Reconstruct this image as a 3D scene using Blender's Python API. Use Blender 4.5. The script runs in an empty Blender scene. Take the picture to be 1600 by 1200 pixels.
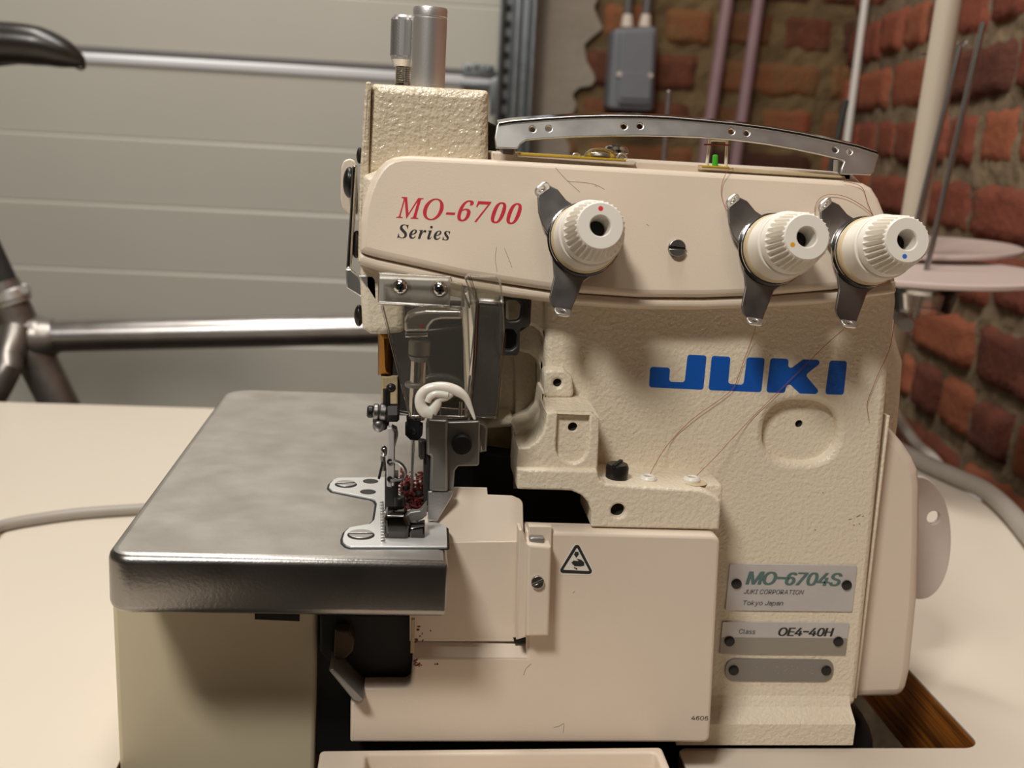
import bpy, bmesh, math, random
from mathutils import Vector as V3, Matrix
from mathutils.geometry import tessellate_polygon
random.seed(7)
S = bpy.context.scene
COL = S.collection
PI = math.pi
T = 0.75                                    # height of the table top above the floor

# ------------------------------------------------------------------ camera
F_PX, YAW, PIT, ROL = 1700.0, .10076, .216134, .054375
CAM = V3((0, -.43, T + .25419))
fw = V3((math.sin(YAW)*math.cos(PIT), math.cos(YAW)*math.cos(PIT), -math.sin(PIT)))
r0 = V3((math.cos(YAW), -math.sin(YAW), 0)); u0 = r0.cross(fw)
rt = math.cos(ROL)*r0 + math.sin(ROL)*u0
up = -math.sin(ROL)*r0 + math.cos(ROL)*u0
cd = bpy.data.cameras.new('camera'); cam = bpy.data.objects.new('camera', cd); COL.objects.link(cam)
cam.matrix_world = Matrix(((rt.x, up.x, -fw.x, CAM.x), (rt.y, up.y, -fw.y, CAM.y), (rt.z, up.z, -fw.z, CAM.z), (0, 0, 0, 1)))
cd.sensor_fit = 'HORIZONTAL'; cd.sensor_width = 36; cd.lens = 36*F_PX/1600; cd.clip_start = .02; cd.clip_end = 30
cd.dof.use_dof = True; cd.dof.focus_distance = .43; cd.dof.aperture_fstop = 13
S.camera = cam

# ------------------------------------------------------------------ world, lamps, exposure
S.view_settings.view_transform = 'Standard'; S.view_settings.look = 'None'
S.view_settings.gamma = 1; S.view_settings.use_curve_mapping = False
S.view_settings.exposure = 0.4
W = bpy.data.worlds.new('world'); S.world = W; W.use_nodes = True
bg = W.node_tree.nodes['Background']; bg.inputs[0].default_value = (1, .94, .86, 1); bg.inputs[1].default_value = .04
def area(name, loc, target, sx, sy, power, col):
    l = bpy.data.lights.new(name, 'AREA'); l.shape = 'RECTANGLE'; l.size = sx; l.size_y = sy; l.energy = power; l.color = col
    o = bpy.data.objects.new(name, l); COL.objects.link(o); o.location = loc
    o.rotation_euler = (V3(target) - V3(loc)).to_track_quat('-Z', 'Y').to_euler()
    return o
area('ceiling_light', (-.54, -.95, T + 1.42), (.08, 0, T + .1), .34, .2, 15.5, (1, .96, .9))
area('ceiling_light', (-.2, .35, T + 1.55), (.0, .5, T), 1.2, .2, 15, (1, .96, .9))

# ------------------------------------------------------------------ helpers
def srgb(*c):
    if len(c) == 1: c = (c[0],)*3
    return tuple((x/255/12.92 if x/255 <= .04045 else ((x/255 + .055)/1.055)**2.4) for x in c) + (1,)

def ray(x, y): return fw + rt*((x - 800)/F_PX) - up*((y - 600)/F_PX)

class Pl:                                   # a flat face in the place: origin, across, upward, outward
    def __init__(s, O, U=(1, 0, 0), V=(0, 0, 1)):
        s.O, s.U, s.V = V3(O), V3(U).normalized(), V3(V).normalized(); s.N = s.U.cross(s.V)
    def at(s, x, y):
        d = ray(x, y); return CAM + d*((s.O - CAM).dot(s.N)/d.dot(s.N))
    def uv(s, x, y):
        p = s.at(x, y) - s.O; return (p.dot(s.U), p.dot(s.V))
    def w(s, u, v, n=0): return s.O + s.U*u + s.V*v + s.N*n
    def off(s, n): return Pl(s.O + s.N*n, s.U, s.V)
    def M(s): return Matrix(((s.U.x, s.V.x, s.N.x, s.O.x), (s.U.y, s.V.y, s.N.y, s.O.y), (s.U.z, s.V.z, s.N.z, s.O.z), (0, 0, 0, 1)))
def YP(y): return Pl((0, y, T))             # upright face at depth y
def ZP(z): return Pl((0, 0, T + z), (1, 0, 0), (0, 1, 0))   # level face at height z over the table

WLOC = {}
def link(name, me, mat, parent=None):
    o = bpy.data.objects.new(name, me); COL.objects.link(o)
    if mat is not None and not me.materials:
        for m in (mat if isinstance(mat, (list, tuple)) else [mat]): me.materials.append(m)
    if parent is not None:
        o.parent = parent
        o.matrix_parent_inverse = Matrix.Translation(-WLOC.get(parent.name, V3((0, 0, 0))))
    WLOC[o.name] = V3((0, 0, 0))
    return o
def thing(name, label, cat, loc, group=None):
    o = bpy.data.objects.new(name, None); COL.objects.link(o); o.location = loc; o.empty_display_size = .02
    WLOC[o.name] = V3(loc); o['label'] = label; o['category'] = cat
    if group: o['group'] = group
    return o
def tag(o, label, cat, group=None, kind=None):
    o['label'] = label; o['category'] = cat
    if group: o['group'] = group
    if kind: o['kind'] = kind
    return o
def lab(o, label): o['label'] = label; return o
def struct(o): o['kind'] = 'structure'; return o

def smooth(me, ang=.55):
    bm = bmesh.new(); bm.from_mesh(me)
    for f in bm.faces: f.smooth = True
    for e in bm.edges:
        e.smooth = not (len(e.link_faces) == 2 and e.calc_face_angle(0) > ang)
    bm.to_mesh(me); bm.free(); return me

def area2(l): return sum(l[i][0]*l[(i+1) % len(l)][1] - l[(i+1) % len(l)][0]*l[i][1] for i in range(len(l)))/2

def rnd(pts, r, n=5):                       # fillet corners; r one radius or one per corner
    out = []; L = len(pts)
    for i in range(L):
        R = r[i] if isinstance(r, (list, tuple)) else r
        p, a, b = V3(pts[i] + (0,)), V3(pts[i-1] + (0,)), V3(pts[(i+1) % L] + (0,))
        da, db = a - p, b - p; la, lb = da.length, db.length
        if R <= 0 or la < 1e-9 or lb < 1e-9: out.append(tuple(pts[i])); continue
        da /= la; db /= lb; ang = da.angle(db, PI)
        if ang > PI - .05: out.append(tuple(pts[i])); continue
        t = min(R/math.tan(ang/2), la*.48, lb*.48); rr = t*math.tan(ang/2)
        c = p + (da + db).normalized()*(rr/math.sin(ang/2))
        s, e = p + da*t - c, p + db*t - c
        tot = s.angle(e, 0); ax = s.cross(e)
        if ax.length < 1e-12: out.append(tuple(pts[i])); continue
        for k in range(n + 1):
            q = c + Matrix.Rotation(tot*k/n, 3, ax.normalized()) @ s; out.append((q.x, q.y))
    return out

def circ(c, r, n=24, ry=None, a0=0, a1=2*PI):
    full = abs(a1 - a0 - 2*PI) < 1e-6
    return [(c[0] + r*math.cos(a0 + (a1-a0)*k/(n if full else n-1)), c[1] + (ry or r)*math.sin(a0 + (a1-a0)*k/(n if full else n-1))) for k in range(n)]

def offset_loop(L, d):                      # move an outline inwards by d (outwards if negative); kinks collapse to a point
    n = len(L); s = 1 if area2(L) > 0 else -1; o = []
    for i in range(n):
        a, b, c = L[i-1], L[i], L[(i+1) % n]
        e1 = (b[0]-a[0], b[1]-a[1]); e2 = (c[0]-b[0], c[1]-b[1]); l1 = math.hypot(*e1) or 1e-12; l2 = math.hypot(*e2) or 1e-12
        n1 = (-e1[1]/l1*s, e1[0]/l1*s); n2 = (-e2[1]/l2*s, e2[0]/l2*s)
        k = 1 + n1[0]*n2[0] + n1[1]*n2[1]; k = max(k, .35)
        o.append([b[0] + (n1[0] + n2[0])/k*d, b[1] + (n1[1] + n2[1])/k*d])
    flip = []
    for i in range(n):
        j = (i+1) % n
        flip.append((L[j][0]-L[i][0])*(o[j][0]-o[i][0]) + (L[j][1]-L[i][1])*(o[j][1]-o[i][1]) <= 0)
    if any(flip) and not all(flip):
        st = next(i for i in range(n) if not flip[i])
        i = st
        while i < st + n:
            if flip[i % n]:
                e = i
                while flip[(e+1) % n]: e += 1
                # edges i..e vanish: their corners meet where the two surviving neighbours cross
                p, q = o[(i-1) % n], o[i % n]; r, t = o[(e+1) % n], o[(e+2) % n]
                d1 = (q[0]-p[0], q[1]-p[1]); d2 = (t[0]-r[0], t[1]-r[1]); cr = d1[0]*d2[1] - d1[1]*d2[0]
                m = ((q[0]+r[0])/2, (q[1]+r[1])/2)
                if abs(cr) > 1e-14:
                    k = ((r[0]-p[0])*d2[1] - (r[1]-p[1])*d2[0])/cr; m2 = (p[0] + d1[0]*k, p[1] + d1[1]*k)
                    if math.hypot(m2[0]-m[0], m2[1]-m[1]) < 4*abs(d): m = m2
                for v in range(i, e + 2): o[v % n] = list(m)
                i = e + 1
            else: i += 1
    return [tuple(p) for p in o]

def clean(L):
    o = []
    for p in L:
        if not o or math.hypot(p[0]-o[-1][0], p[1]-o[-1][1]) > 1e-7: o.append(tuple(p))
    if math.hypot(o[0][0]-o[-1][0], o[0][1]-o[-1][1]) < 1e-7: o.pop()
    return o

def curve_mesh(loops, depth, bevel, back_bevel=True):    # filled outline with holes, given thickness and rounded rims; front at 0, back at -depth
    bevel = min(bevel, depth*.49)
    bm = bmesh.new(); K = 3 if bevel > .00015 else 1
    rings = []
    steps = [(bevel*(1 - math.sin(PI/2*k/K)), -bevel*(1 - math.cos(PI/2*k/K))) for k in range(K + 1)]   # (inset, z) from the front face
    steps = steps + [(a, -depth - z) for a, z in steps[::-1]]
    fronts, backs, fv, bv = [], [], [], []
    for i, l in enumerate(loops):
        l = clean(l)
        if (area2(l) > 0) != (i == 0): l = l[::-1]
        R = []
        for ins, z in steps:
            q = offset_loop(l, ins if i == 0 else -ins); R.append([bm.verts.new((x, y, z)) for x, y in q])
        n = len(l)
        for A, B in zip(R, R[1:]):
            for k in range(n): bm.faces.new((A[k], B[k], B[(k+1) % n], A[(k+1) % n]))
        keep = [k for k in range(n) if (R[0][k].co - R[0][k-1].co).length > 3e-7]
        fronts.append([V3((R[0][k].co.x, R[0][k].co.y, 0)) for k in keep]); fv += [R[0][k] for k in keep]; bv += [R[-1][k] for k in keep]
    for t in tessellate_polygon(fronts):
        for vv in (fv, bv):
            try: bm.faces.new([vv[k] for k in t])
            except ValueError: pass
    bmesh.ops.remove_doubles(bm, verts=bm.verts, dist=2e-7)
    bmesh.ops.dissolve_degenerate(bm, dist=1e-8, edges=bm.edges)
    bmesh.ops.recalc_face_normals(bm, faces=bm.faces)
    me = bpy.data.meshes.new('slab'); bm.to_mesh(me); bm.free(); return me

def slab_mesh(loops, pl, depth, bevel=.0004):
    me = smooth(curve_mesh(loops, depth, bevel))
    for f in me.polygons:
        if abs(f.normal.z) > .9995: f.use_smooth = False
    me.transform(pl.M()); return me
def slab(name, loops, pl, depth, bevel, mat, parent=None):
    return link(name, slab_mesh(loops, pl, depth, bevel), mat, parent)
def pxs(pl, pts): return [pl.uv(*p) for p in pts]
def pslab(name, pts, pl, depth, bevel, mat, parent=None, r=0, holes=()):
    L = pxs(pl, pts)
    if r: L = rnd(L, r)
    return slab(name, [L] + [h for h in holes], pl, depth, bevel, mat, parent)

def join_meshes(ms, name='m'):
    bm = bmesh.new()
    for m in ms:
        bm.from_mesh(m); bpy.data.meshes.remove(m)
    me = bpy.data.meshes.new(name); bm.to_mesh(me); bm.free(); return me

def basis(axis):
    a = V3(axis).normalized(); h = V3((0, 0, 1)) if abs(a.z) < .9 else V3((1, 0, 0))
    x = h.cross(a).normalized(); return x, a.cross(x), a

class MB:
    def __init__(s): s.bm = bmesh.new()
    def box(s, c, d, bevel=0, rot=None, seg=2):
        b = bmesh.new(); bmesh.ops.create_cube(b, size=1)
        bmesh.ops.scale(b, vec=V3(d), verts=b.verts)
        if bevel: bmesh.ops.bevel(b, geom=b.edges[:], offset=bevel, segments=seg, profile=.5, affect='EDGES')
        M = Matrix.Translation(V3(c)) @ (rot.to_4x4() if rot else Matrix())
        bmesh.ops.transform(b, matrix=M, verts=b.verts); s._in(b); return s
    def _in(s, b):
        me = bpy.data.meshes.new('t'); b.to_mesh(me); b.free(); s.bm.from_mesh(me); bpy.data.meshes.remove(me)
    def add(s, me): s.bm.from_mesh(me); bpy.data.meshes.remove(me); return s
    def lathe(s, o, axis, prof, n=40, mod=None):     # prof: (distance along axis, radius)
        x, y, a = basis(axis); o = V3(o); rings = []; b = bmesh.new()
        for j, (t, r) in enumerate(prof):
            if r <= 1e-9: rings.append([b.verts.new(o + a*t)])
            else: rings.append([b.verts.new(o + a*t + (x*math.cos(2*PI*k/n) + y*math.sin(2*PI*k/n))*(r + (mod(j, k) if mod else 0))) for k in range(n)])
        for A, B in zip(rings, rings[1:]):
            for k in range(n):
                q = [A[k % len(A)], A[(k+1) % n % len(A)], B[(k+1) % n % len(B)], B[k % len(B)]]
                u = []
                for v in q:
                    if v not in u: u.append(v)
                if len(u) > 2:
                    try: b.faces.new(u)
                    except ValueError: pass
        bmesh.ops.recalc_face_normals(b, faces=b.faces); s._in(b); return s
    def cyl(s, p, q, r, r2=None, n=24, bev=0):
        p, q = V3(p), V3(q); L = (q - p).length; r2 = r if r2 is None else r2
        pr = [(0, 0), (0, r - bev), (bev, r), (L - bev, r2), (L, r2 - bev), (L, 0)] if bev else [(0, 0), (0, r), (L, r2), (L, 0)]
        return s.lathe(p, q - p, pr, n)
    def ball(s, c, r, sc=(1, 1, 1), n=16):
        b = bmesh.new(); bmesh.ops.create_uvsphere(b, u_segments=n, v_segments=n//2 + 2, radius=r)
        bmesh.ops.scale(b, vec=V3(sc), verts=b.verts); bmesh.ops.translate(b, vec=V3(c), verts=b.verts); s._in(b); return s
    def tube(s, pts, r, n=10, sub=6, cap=True):      # smooth sweep; r one radius or one per point
        P = [V3(p) for p in pts]; R = list(r) if isinstance(r, (list, tuple)) else [r]*len(P)
        if sub > 1 and len(P) > 2:
            Q, RR = [], []
            for i in range(len(P) - 1):
                p0, p1, p2, p3 = P[max(i-1, 0)], P[i], P[i+1], P[min(i+2, len(P)-1)]
                for k in range(sub):
                    t = k/sub
                    Q.append(.5*((2*p1) + (p2-p0)*t + (2*p0-5*p1+4*p2-p3)*t*t + (3*p1-p0-3*p2+p3)*t**3)); RR.append(R[i] + (R[i+1]-R[i])*t)
            Q.append(P[-1]); RR.append(R[-1]); P, R = Q, RR
        b = bmesh.new(); rings = []; tan0 = (P[1] - P[0]).normalized(); x = basis(tan0)[0]
        for i, p in enumerate(P):
            t = (P[min(i+1, len(P)-1)] - P[max(i-1, 0)]).normalized()
            x = (x - t*x.dot(t)).normalized(); y = t.cross(x)
            rings.append([b.verts.new(p + (x*math.cos(2*PI*k/n) + y*math.sin(2*PI*k/n))*R[i]) for k in range(n)])
        for A, B in zip(rings, rings[1:]):
            for k in range(n): b.faces.new((A[k], A[(k+1) % n], B[(k+1) % n], B[k]))
        if cap: b.faces.new(rings[0][::-1]); b.faces.new(rings[-1])
        bmesh.ops.recalc_face_normals(b, faces=b.faces); s._in(b); return s
    def out(s, name, mat, parent=None, ang=.55):
        me = bpy.data.meshes.new(name); s.bm.to_mesh(me); s.bm.free(); return link(name, smooth(me, ang), mat, parent)
    def mesh(s): me = bpy.data.meshes.new('m'); s.bm.to_mesh(me); s.bm.free(); return smooth(me)

# ------------------------------------------------------------------ materials
def mat(name, col, rough=.5, metal=0, spec=.5, bump=0, bscale=600, mott=0, mscale=30, col2=None, rvar=0, aniso=None, coat=0, bdist=.001, detail=2):
    m = bpy.data.materials.new(name); m.use_nodes = True; nt = m.node_tree; p = nt.nodes['Principled BSDF']
    p.inputs['Base Color'].default_value = col; p.inputs['Roughness'].default_value = rough; p.inputs['Metallic'].default_value = metal
    p.inputs['Specular IOR Level'].default_value = spec
    if coat: p.inputs['Coat Weight'].default_value = coat; p.inputs['Coat Roughness'].default_value = .12
    tc = nt.nodes.new('ShaderNodeTexCoord')
    def noise(sc, det=2, vec=None):
        n = nt.nodes.new('ShaderNodeTexNoise'); n.inputs['Scale'].default_value = sc; n.inputs['Detail'].default_value = det
        nt.links.new(vec or tc.outputs['Object'], n.inputs['Vector']); return n
    if bump:
        n = noise(bscale, detail); b = nt.nodes.new('ShaderNodeBump'); b.inputs['Strength'].default_value = bump; b.inputs['Distance'].default_value = bdist
        nt.links.new(n.outputs['Fac'], b.inputs['Height']); nt.links.new(b.outputs['Normal'], p.inputs['Normal'])
    if mott:
        n = noise(mscale, 5); x = nt.nodes.new('ShaderNodeMix'); x.data_type = 'RGBA'
        rmp = nt.nodes.new('ShaderNodeMapRange'); rmp.inputs[1].default_value = .35; rmp.inputs[2].default_value = .7; rmp.inputs[4].default_value = mott
        nt.links.new(n.outputs['Fac'], rmp.inputs[0]); nt.links.new(rmp.outputs[0], x.inputs[0])
        x.inputs[6].default_value = col; x.inputs[7].default_value = col2 or tuple(c*.6 for c in col[:3]) + (1,)
        nt.links.new(x.outputs[2], p.inputs['Base Color'])
    if rvar:
        n = noise(mscale*1.7, 4); rmp = nt.nodes.new('ShaderNodeMapRange'); rmp.inputs[3].default_value = max(rough - rvar, .02); rmp.inputs[4].default_value = rough + rvar
        nt.links.new(n.outputs['Fac'], rmp.inputs[0]); nt.links.new(rmp.outputs[0], p.inputs['Roughness'])
    return m
def clear(name, tint=(.93, .92, .88), gloss=.05, haze=0):
    m = bpy.data.materials.new(name); m.use_nodes = True; nt = m.node_tree; nt.nodes.clear()
    o = nt.nodes.new('ShaderNodeOutputMaterial'); t = nt.nodes.new('ShaderNodeBsdfTransparent'); g = nt.nodes.new('ShaderNodeBsdfGlossy')
    t.inputs[0].default_value = tint + (1,); g.inputs['Roughness'].default_value = gloss; g.inputs[0].default_value = (1, 1, 1, 1)
    fr = nt.nodes.new('ShaderNodeFresnel'); fr.inputs[0].default_value = 1.5; x = nt.nodes.new('ShaderNodeMixShader')
    nt.links.new(fr.outputs[0], x.inputs[0]); nt.links.new(t.outputs[0], x.inputs[1]); nt.links.new(g.outputs[0], x.inputs[2])
    last = x
    if haze:  # grainy pale haze, painted partly in place of reflections on the plastic
        d = nt.nodes.new('ShaderNodeBsdfDiffuse'); d.inputs[0].default_value = srgb(190, 185, 172); y = nt.nodes.new('ShaderNodeMixShader')
        n = nt.nodes.new('ShaderNodeTexNoise'); n.inputs['Scale'].default_value = 2600; n.inputs['Detail'].default_value = 3
        tc = nt.nodes.new('ShaderNodeTexCoord'); nt.links.new(tc.outputs['Object'], n.inputs['Vector'])
        r = nt.nodes.new('ShaderNodeMapRange'); r.inputs[1].default_value = .5; r.inputs[2].default_value = .8; r.inputs[3].default_value = haze*.7; r.inputs[4].default_value = haze*1.7
        nt.links.new(n.outputs['Fac'], r.inputs[0]); nt.links.new(r.outputs[0], y.inputs[0]); nt.links.new(x.outputs[0], y.inputs[1]); nt.links.new(d.outputs[0], y.inputs[2]); last = y
    nt.links.new(last.outputs[0], o.inputs[0]); return m

CREAM = srgb(228, 216, 194)
m_body = mat('cream_hammered_enamel', CREAM, .38, bump=.75, bscale=560, mott=.25, mscale=14, col2=srgb(212, 198, 170), bdist=.0008)
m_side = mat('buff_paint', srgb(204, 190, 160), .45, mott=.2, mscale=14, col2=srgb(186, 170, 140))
m_tower = mat('glossy_hammered_enamel', srgb(216, 202, 176), .16, bump=1, bscale=480, bdist=.0012)
m_cover = mat('satin_cream_paint', srgb(222, 206, 186), .38, bump=.06, bscale=1500, mott=.18, mscale=22, col2=srgb(206, 189, 166))
m_front = mat('pale_cream_paint', srgb(222, 207, 189), .36, bump=.05, bscale=1500, mott=.2, mscale=18, col2=srgb(204, 187, 165))
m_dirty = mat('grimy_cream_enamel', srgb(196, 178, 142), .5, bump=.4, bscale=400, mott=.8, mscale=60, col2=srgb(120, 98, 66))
m_plastic = mat('ivory_plastic', srgb(234, 228, 217), .35, mott=.12, mscale=40, col2=srgb(205, 188, 160))
m_aged = mat('yellowed_plastic', srgb(212, 196, 164), .4, mott=.6, mscale=60, col2=srgb(176, 146, 92))
m_chrome = mat('chrome', srgb(205, 203, 200), .12, 1, bump=.04, bscale=300, rvar=.05)
m_dchrome = mat('dull_plated_steel', srgb(160, 156, 154), .36, 1, mott=.3, mscale=90, rvar=.08)
m_rail = mat('polished_rail_steel', srgb(222, 220, 216), .4, 1, mott=.2, mscale=60, rvar=.08)
m_foot = mat('dark_polished_steel', srgb(96, 94, 92), .1, 1)
m_nplate = mat('bright_satin_steel', srgb(226, 226, 224), .32, .45)
m_edge = mat('polished_bed_edge', srgb(150, 146, 142), .3, 1, bump=.06, bscale=900, rvar=.06)
m_bed = mat('worn_polished_steel', srgb(196, 192, 186), .42, .9, bump=.05, bscale=900, mott=.35, mscale=45, col2=srgb(140, 136, 128), rvar=.12)
m_pin = mat('polished_pin_steel', srgb(176, 174, 174), .26, 1)
m_tube = mat('satin_steel_tube', srgb(228, 226, 224), .4, .9, bump=.05, bscale=1600)
m_steel = mat('brushed_steel', srgb(206, 204, 202), .33, .9, bump=.08, bscale=1600, rvar=.06)
m_grey = mat('grey_zinc', srgb(150, 147, 142), .4, .6, mott=.5, mscale=70, rvar=.1)
m_dark = mat('black_oxide', srgb(34, 32, 30), .35, .3)
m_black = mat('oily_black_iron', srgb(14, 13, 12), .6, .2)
m_dgrey = mat('dark_grey_iron', srgb(62, 60, 58), .45, .5, mott=.5, mscale=80)
m_brass = mat('brass', srgb(186, 132, 58), .3, 1, mott=.4, mscale=60)
m_clear = clear('clear_plastic', haze=.10)
m_clear2 = clear('clear_acrylic', (.9, .88, .86), haze=.0)
m_white = mat('milky_white_plastic', srgb(232, 226, 214), .25, coat=.3)
m_white.node_tree.nodes['Principled BSDF'].inputs['Subsurface Weight'].default_value = .2
m_white.node_tree.nodes['Principled BSDF'].inputs['Subsurface Scale'].default_value = .003
m_wheel = mat('off_white_plastic', srgb(212, 200, 192), .42, mott=.25, mscale=30)
m_blue = mat('blue_ink', srgb(4, 84, 176), .42, bump=.45, bscale=330, bdist=.0006)
m_red = mat('red_ink', srgb(196, 40, 56), .4)
m_ink = mat('black_ink', srgb(40, 38, 36), .45)
m_teal = mat('slate_green_ink', srgb(84, 112, 108), .45)
m_gink = mat('grey_ink', srgb(96, 96, 96), .45)
m_alu = mat('pale_aluminium_plate', srgb(198, 194, 192), .42, .25, bump=.03, bscale=1200, mott=.25, mscale=40)
m_alug = mat('grey_plate_band', srgb(150, 144, 134), .45, .25)
m_alud = mat('stamped_aluminium', srgb(140, 136, 130), .42, .5, bump=.03, bscale=1000)
m_sticker = mat('white_vinyl', srgb(224, 220, 210), .35)
m_yellow = mat('yellow_tape', srgb(206, 170, 40), .4, mott=.4, mscale=120, col2=srgb(140, 112, 30))
m_green = mat('green_plastic', srgb(70, 190, 50), .35)
m_threadm = mat('red_thread', srgb(150, 50, 40), .7)
m_lint = mat('red_lint', srgb(118, 38, 36), .8, mott=.5, mscale=200)
m_lam = mat('cream_laminate', srgb(214, 203, 187), .36, mott=.22, mscale=6, col2=srgb(206, 192, 175), bump=.03, bscale=1400)
m_dotr = mat('red_dot', srgb(222, 60, 66), .4); m_doto = mat('amber_dot', srgb(224, 160, 40), .4); m_dotb = mat('blue_dot', srgb(60, 110, 200), .4)
m_hose = mat('grey_cable_sheath', srgb(158, 150, 140), .45, mott=.2, mscale=40)
m_wcable = mat('white_cable_sheath', srgb(226, 220, 212), .45)
m_galv = mat('galvanised_steel', srgb(138, 142, 144), .42, 1, mott=.5, mscale=40, rvar=.1)
m_door = mat('grey_door_panel', srgb(194, 190, 178), .36, bump=.12, bscale=260, mott=.12, mscale=3, bdist=.0006)
m_seal = mat('silver_door_strip', srgb(226, 226, 228), .35, .15)
m_dseal = mat('grey_rubber_seal', srgb(120, 116, 114), .5)
m_box = mat('blue_grey_plastic', srgb(112, 114, 119), .5, mott=.2, mscale=30)
m_conduit = mat('grey_conduit', srgb(88, 84, 82), .5)
m_gland = mat('pale_gland_plastic', srgb(200, 186, 172), .5)
m_pink = mat('mauve_painted_copper', srgb(142, 114, 117), .45, mott=.3, mscale=30)
m_pole = mat('cream_enamel_pole', srgb(182, 170, 152), .35)
m_frost = mat('frosted_plastic_disc', srgb(206, 188, 180), .4)
m_frost.node_tree.nodes['Principled BSDF'].inputs['Alpha'].default_value = .82
m_saddle = mat('black_saddle_vinyl', srgb(38, 33, 28), .3, mott=.3, mscale=40)
m_bike = mat('bare_brushed_frame_metal', srgb(178, 175, 174), .33, 1, mott=.5, mscale=18, col2=srgb(128, 118, 108), rvar=.1, bump=.05, bscale=200)
m_bikedk = mat('tarnished_lug_metal', srgb(160, 154, 148), .4, .9, mott=.7, mscale=35, col2=srgb(100, 94, 88), rvar=.1)
m_plaster = mat('grey_cement_render', srgb(150, 140, 126), .9, bump=.5, bscale=60, mott=.6, mscale=8, col2=srgb(122, 112, 98), bdist=.004)
m_wall = mat('dull_plaster', srgb(176, 166, 150), .9)
m_conc = mat('concrete', srgb(104, 98, 90), .9, mott=.4, mscale=6)

def brick_mat(name, cols):
    m = bpy.data.materials.new(name); m.use_nodes = True; nt = m.node_tree; p = nt.nodes['Principled BSDF']; p.inputs['Roughness'].default_value = .85
    p.inputs['Specular IOR Level'].default_value = .25
    at = nt.nodes.new('ShaderNodeAttribute'); at.attribute_name = 'tint'; tc = nt.nodes.new('ShaderNodeTexCoord')
    rp = nt.nodes.new('ShaderNodeValToRGB'); e = rp.color_ramp.elements
    while len(e) < len(cols): e.new(.5)
    for i, c in enumerate(cols): e[i].position = i/(len(cols)-1); e[i].color = c
    n = nt.nodes.new('ShaderNodeTexNoise'); n.inputs['Scale'].default_value = 28; n.inputs['Detail'].default_value = 7; n.inputs['Roughness'].default_value = .7
    nt.links.new(tc.outputs['Object'], n.inputs['Vector'])
    ad = nt.nodes.new('ShaderNodeMath'); ad.operation = 'MULTIPLY_ADD'; ad.inputs[1].default_value = .9; nt.links.new(n.outputs['Fac'], ad.inputs[0])
    sb = nt.nodes.new('ShaderNodeMath'); sb.operation = 'SUBTRACT'; sb.inputs[1].default_value = .45; nt.links.new(at.outputs['Fac'], sb.inputs[0]); nt.links.new(sb.outputs[0], ad.inputs[2])
    nt.links.new(ad.outputs[0], rp.inputs[0]); 
    n3 = nt.nodes.new('ShaderNodeTexNoise'); n3.inputs['Scale'].default_value = 17; n3.inputs['Detail'].default_value = 8; n3.inputs['Roughness'].default_value = .75
    nt.links.new(tc.outputs['Object'], n3.inputs['Vector'])
    rr = nt.nodes.new('ShaderNodeMapRange'); rr.inputs[1].default_value = .6; rr.inputs[2].default_value = .72; rr.inputs[4].default_value = .75; nt.links.new(n3.outputs['Fac'], rr.inputs[0])
    mx = nt.nodes.new('ShaderNodeMix'); mx.data_type = 'RGBA'; nt.links.new(rr.outputs[0], mx.inputs[0]); nt.links.new(rp.outputs[0], mx.inputs[6]); mx.inputs[7].default_value = srgb(128, 104, 80)
    nt.links.new(mx.outputs[2], p.inputs['Base Color'])
    n2 = nt.nodes.new('ShaderNodeTexNoise'); n2.inputs['Scale'].default_value = 120; n2.inputs['Detail'].default_value = 6; nt.links.new(tc.outputs['Object'], n2.inputs['Vector'])
    b = nt.nodes.new('ShaderNodeBump'); b.inputs['Strength'].default_value = .7; b.inputs['Distance'].default_value = .004; nt.links.new(n2.outputs['Fac'], b.inputs['Height']); nt.links.new(b.outputs[0], p.inputs['Normal'])
    return m
m_brick_back = brick_mat('brown_brick', [srgb(72, 44, 32), srgb(104, 60, 42), srgb(116, 84, 52), srgb(134, 72, 50)])
m_brick_right = brick_mat('red_brick', [srgb(88, 52, 42), srgb(122, 66, 50), srgb(138, 76, 58), srgb(146, 86, 60)])
m_mort_b = mat('olive_mortar', srgb(112, 92, 60), .95, bump=.6, bscale=90, mott=.7, mscale=22, col2=srgb(72, 54, 36), bdist=.004)
m_mort_r = mat('sandy_mortar', srgb(132, 112, 86), .95, bump=.8, bscale=70, mott=.7, mscale=18, col2=srgb(84, 68, 52), bdist=.006)
m_wood = bpy.data.materials.new('varnished_plywood_edge'); m_wood.use_nodes = True
_nt = m_wood.node_tree; _p = _nt.nodes['Principled BSDF']; _p.inputs['Roughness'].default_value = .4
_tc = _nt.nodes.new('ShaderNodeTexCoord'); _mp = _nt.nodes.new('ShaderNodeMapping'); _mp.inputs['Scale'].default_value = (60, 12, 420)
_n = _nt.nodes.new('ShaderNodeTexNoise'); _n.inputs['Scale'].default_value = 1.4; _n.inputs['Detail'].default_value = 5
_r = _nt.nodes.new('ShaderNodeValToRGB'); _r.color_ramp.elements[0].position = .35; _r.color_ramp.elements[0].color = srgb(74, 38, 10); _r.color_ramp.elements[1].position = .68; _r.color_ramp.elements[1].color = srgb(160, 96, 30)
_nt.links.new(_tc.outputs['Object'], _mp.inputs[0]); _nt.links.new(_mp.outputs[0], _n.inputs['Vector']); _nt.links.new(_n.outputs['Fac'], _r.inputs[0]); _nt.links.new(_r.outputs[0], _p.inputs['Base Color'])

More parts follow.
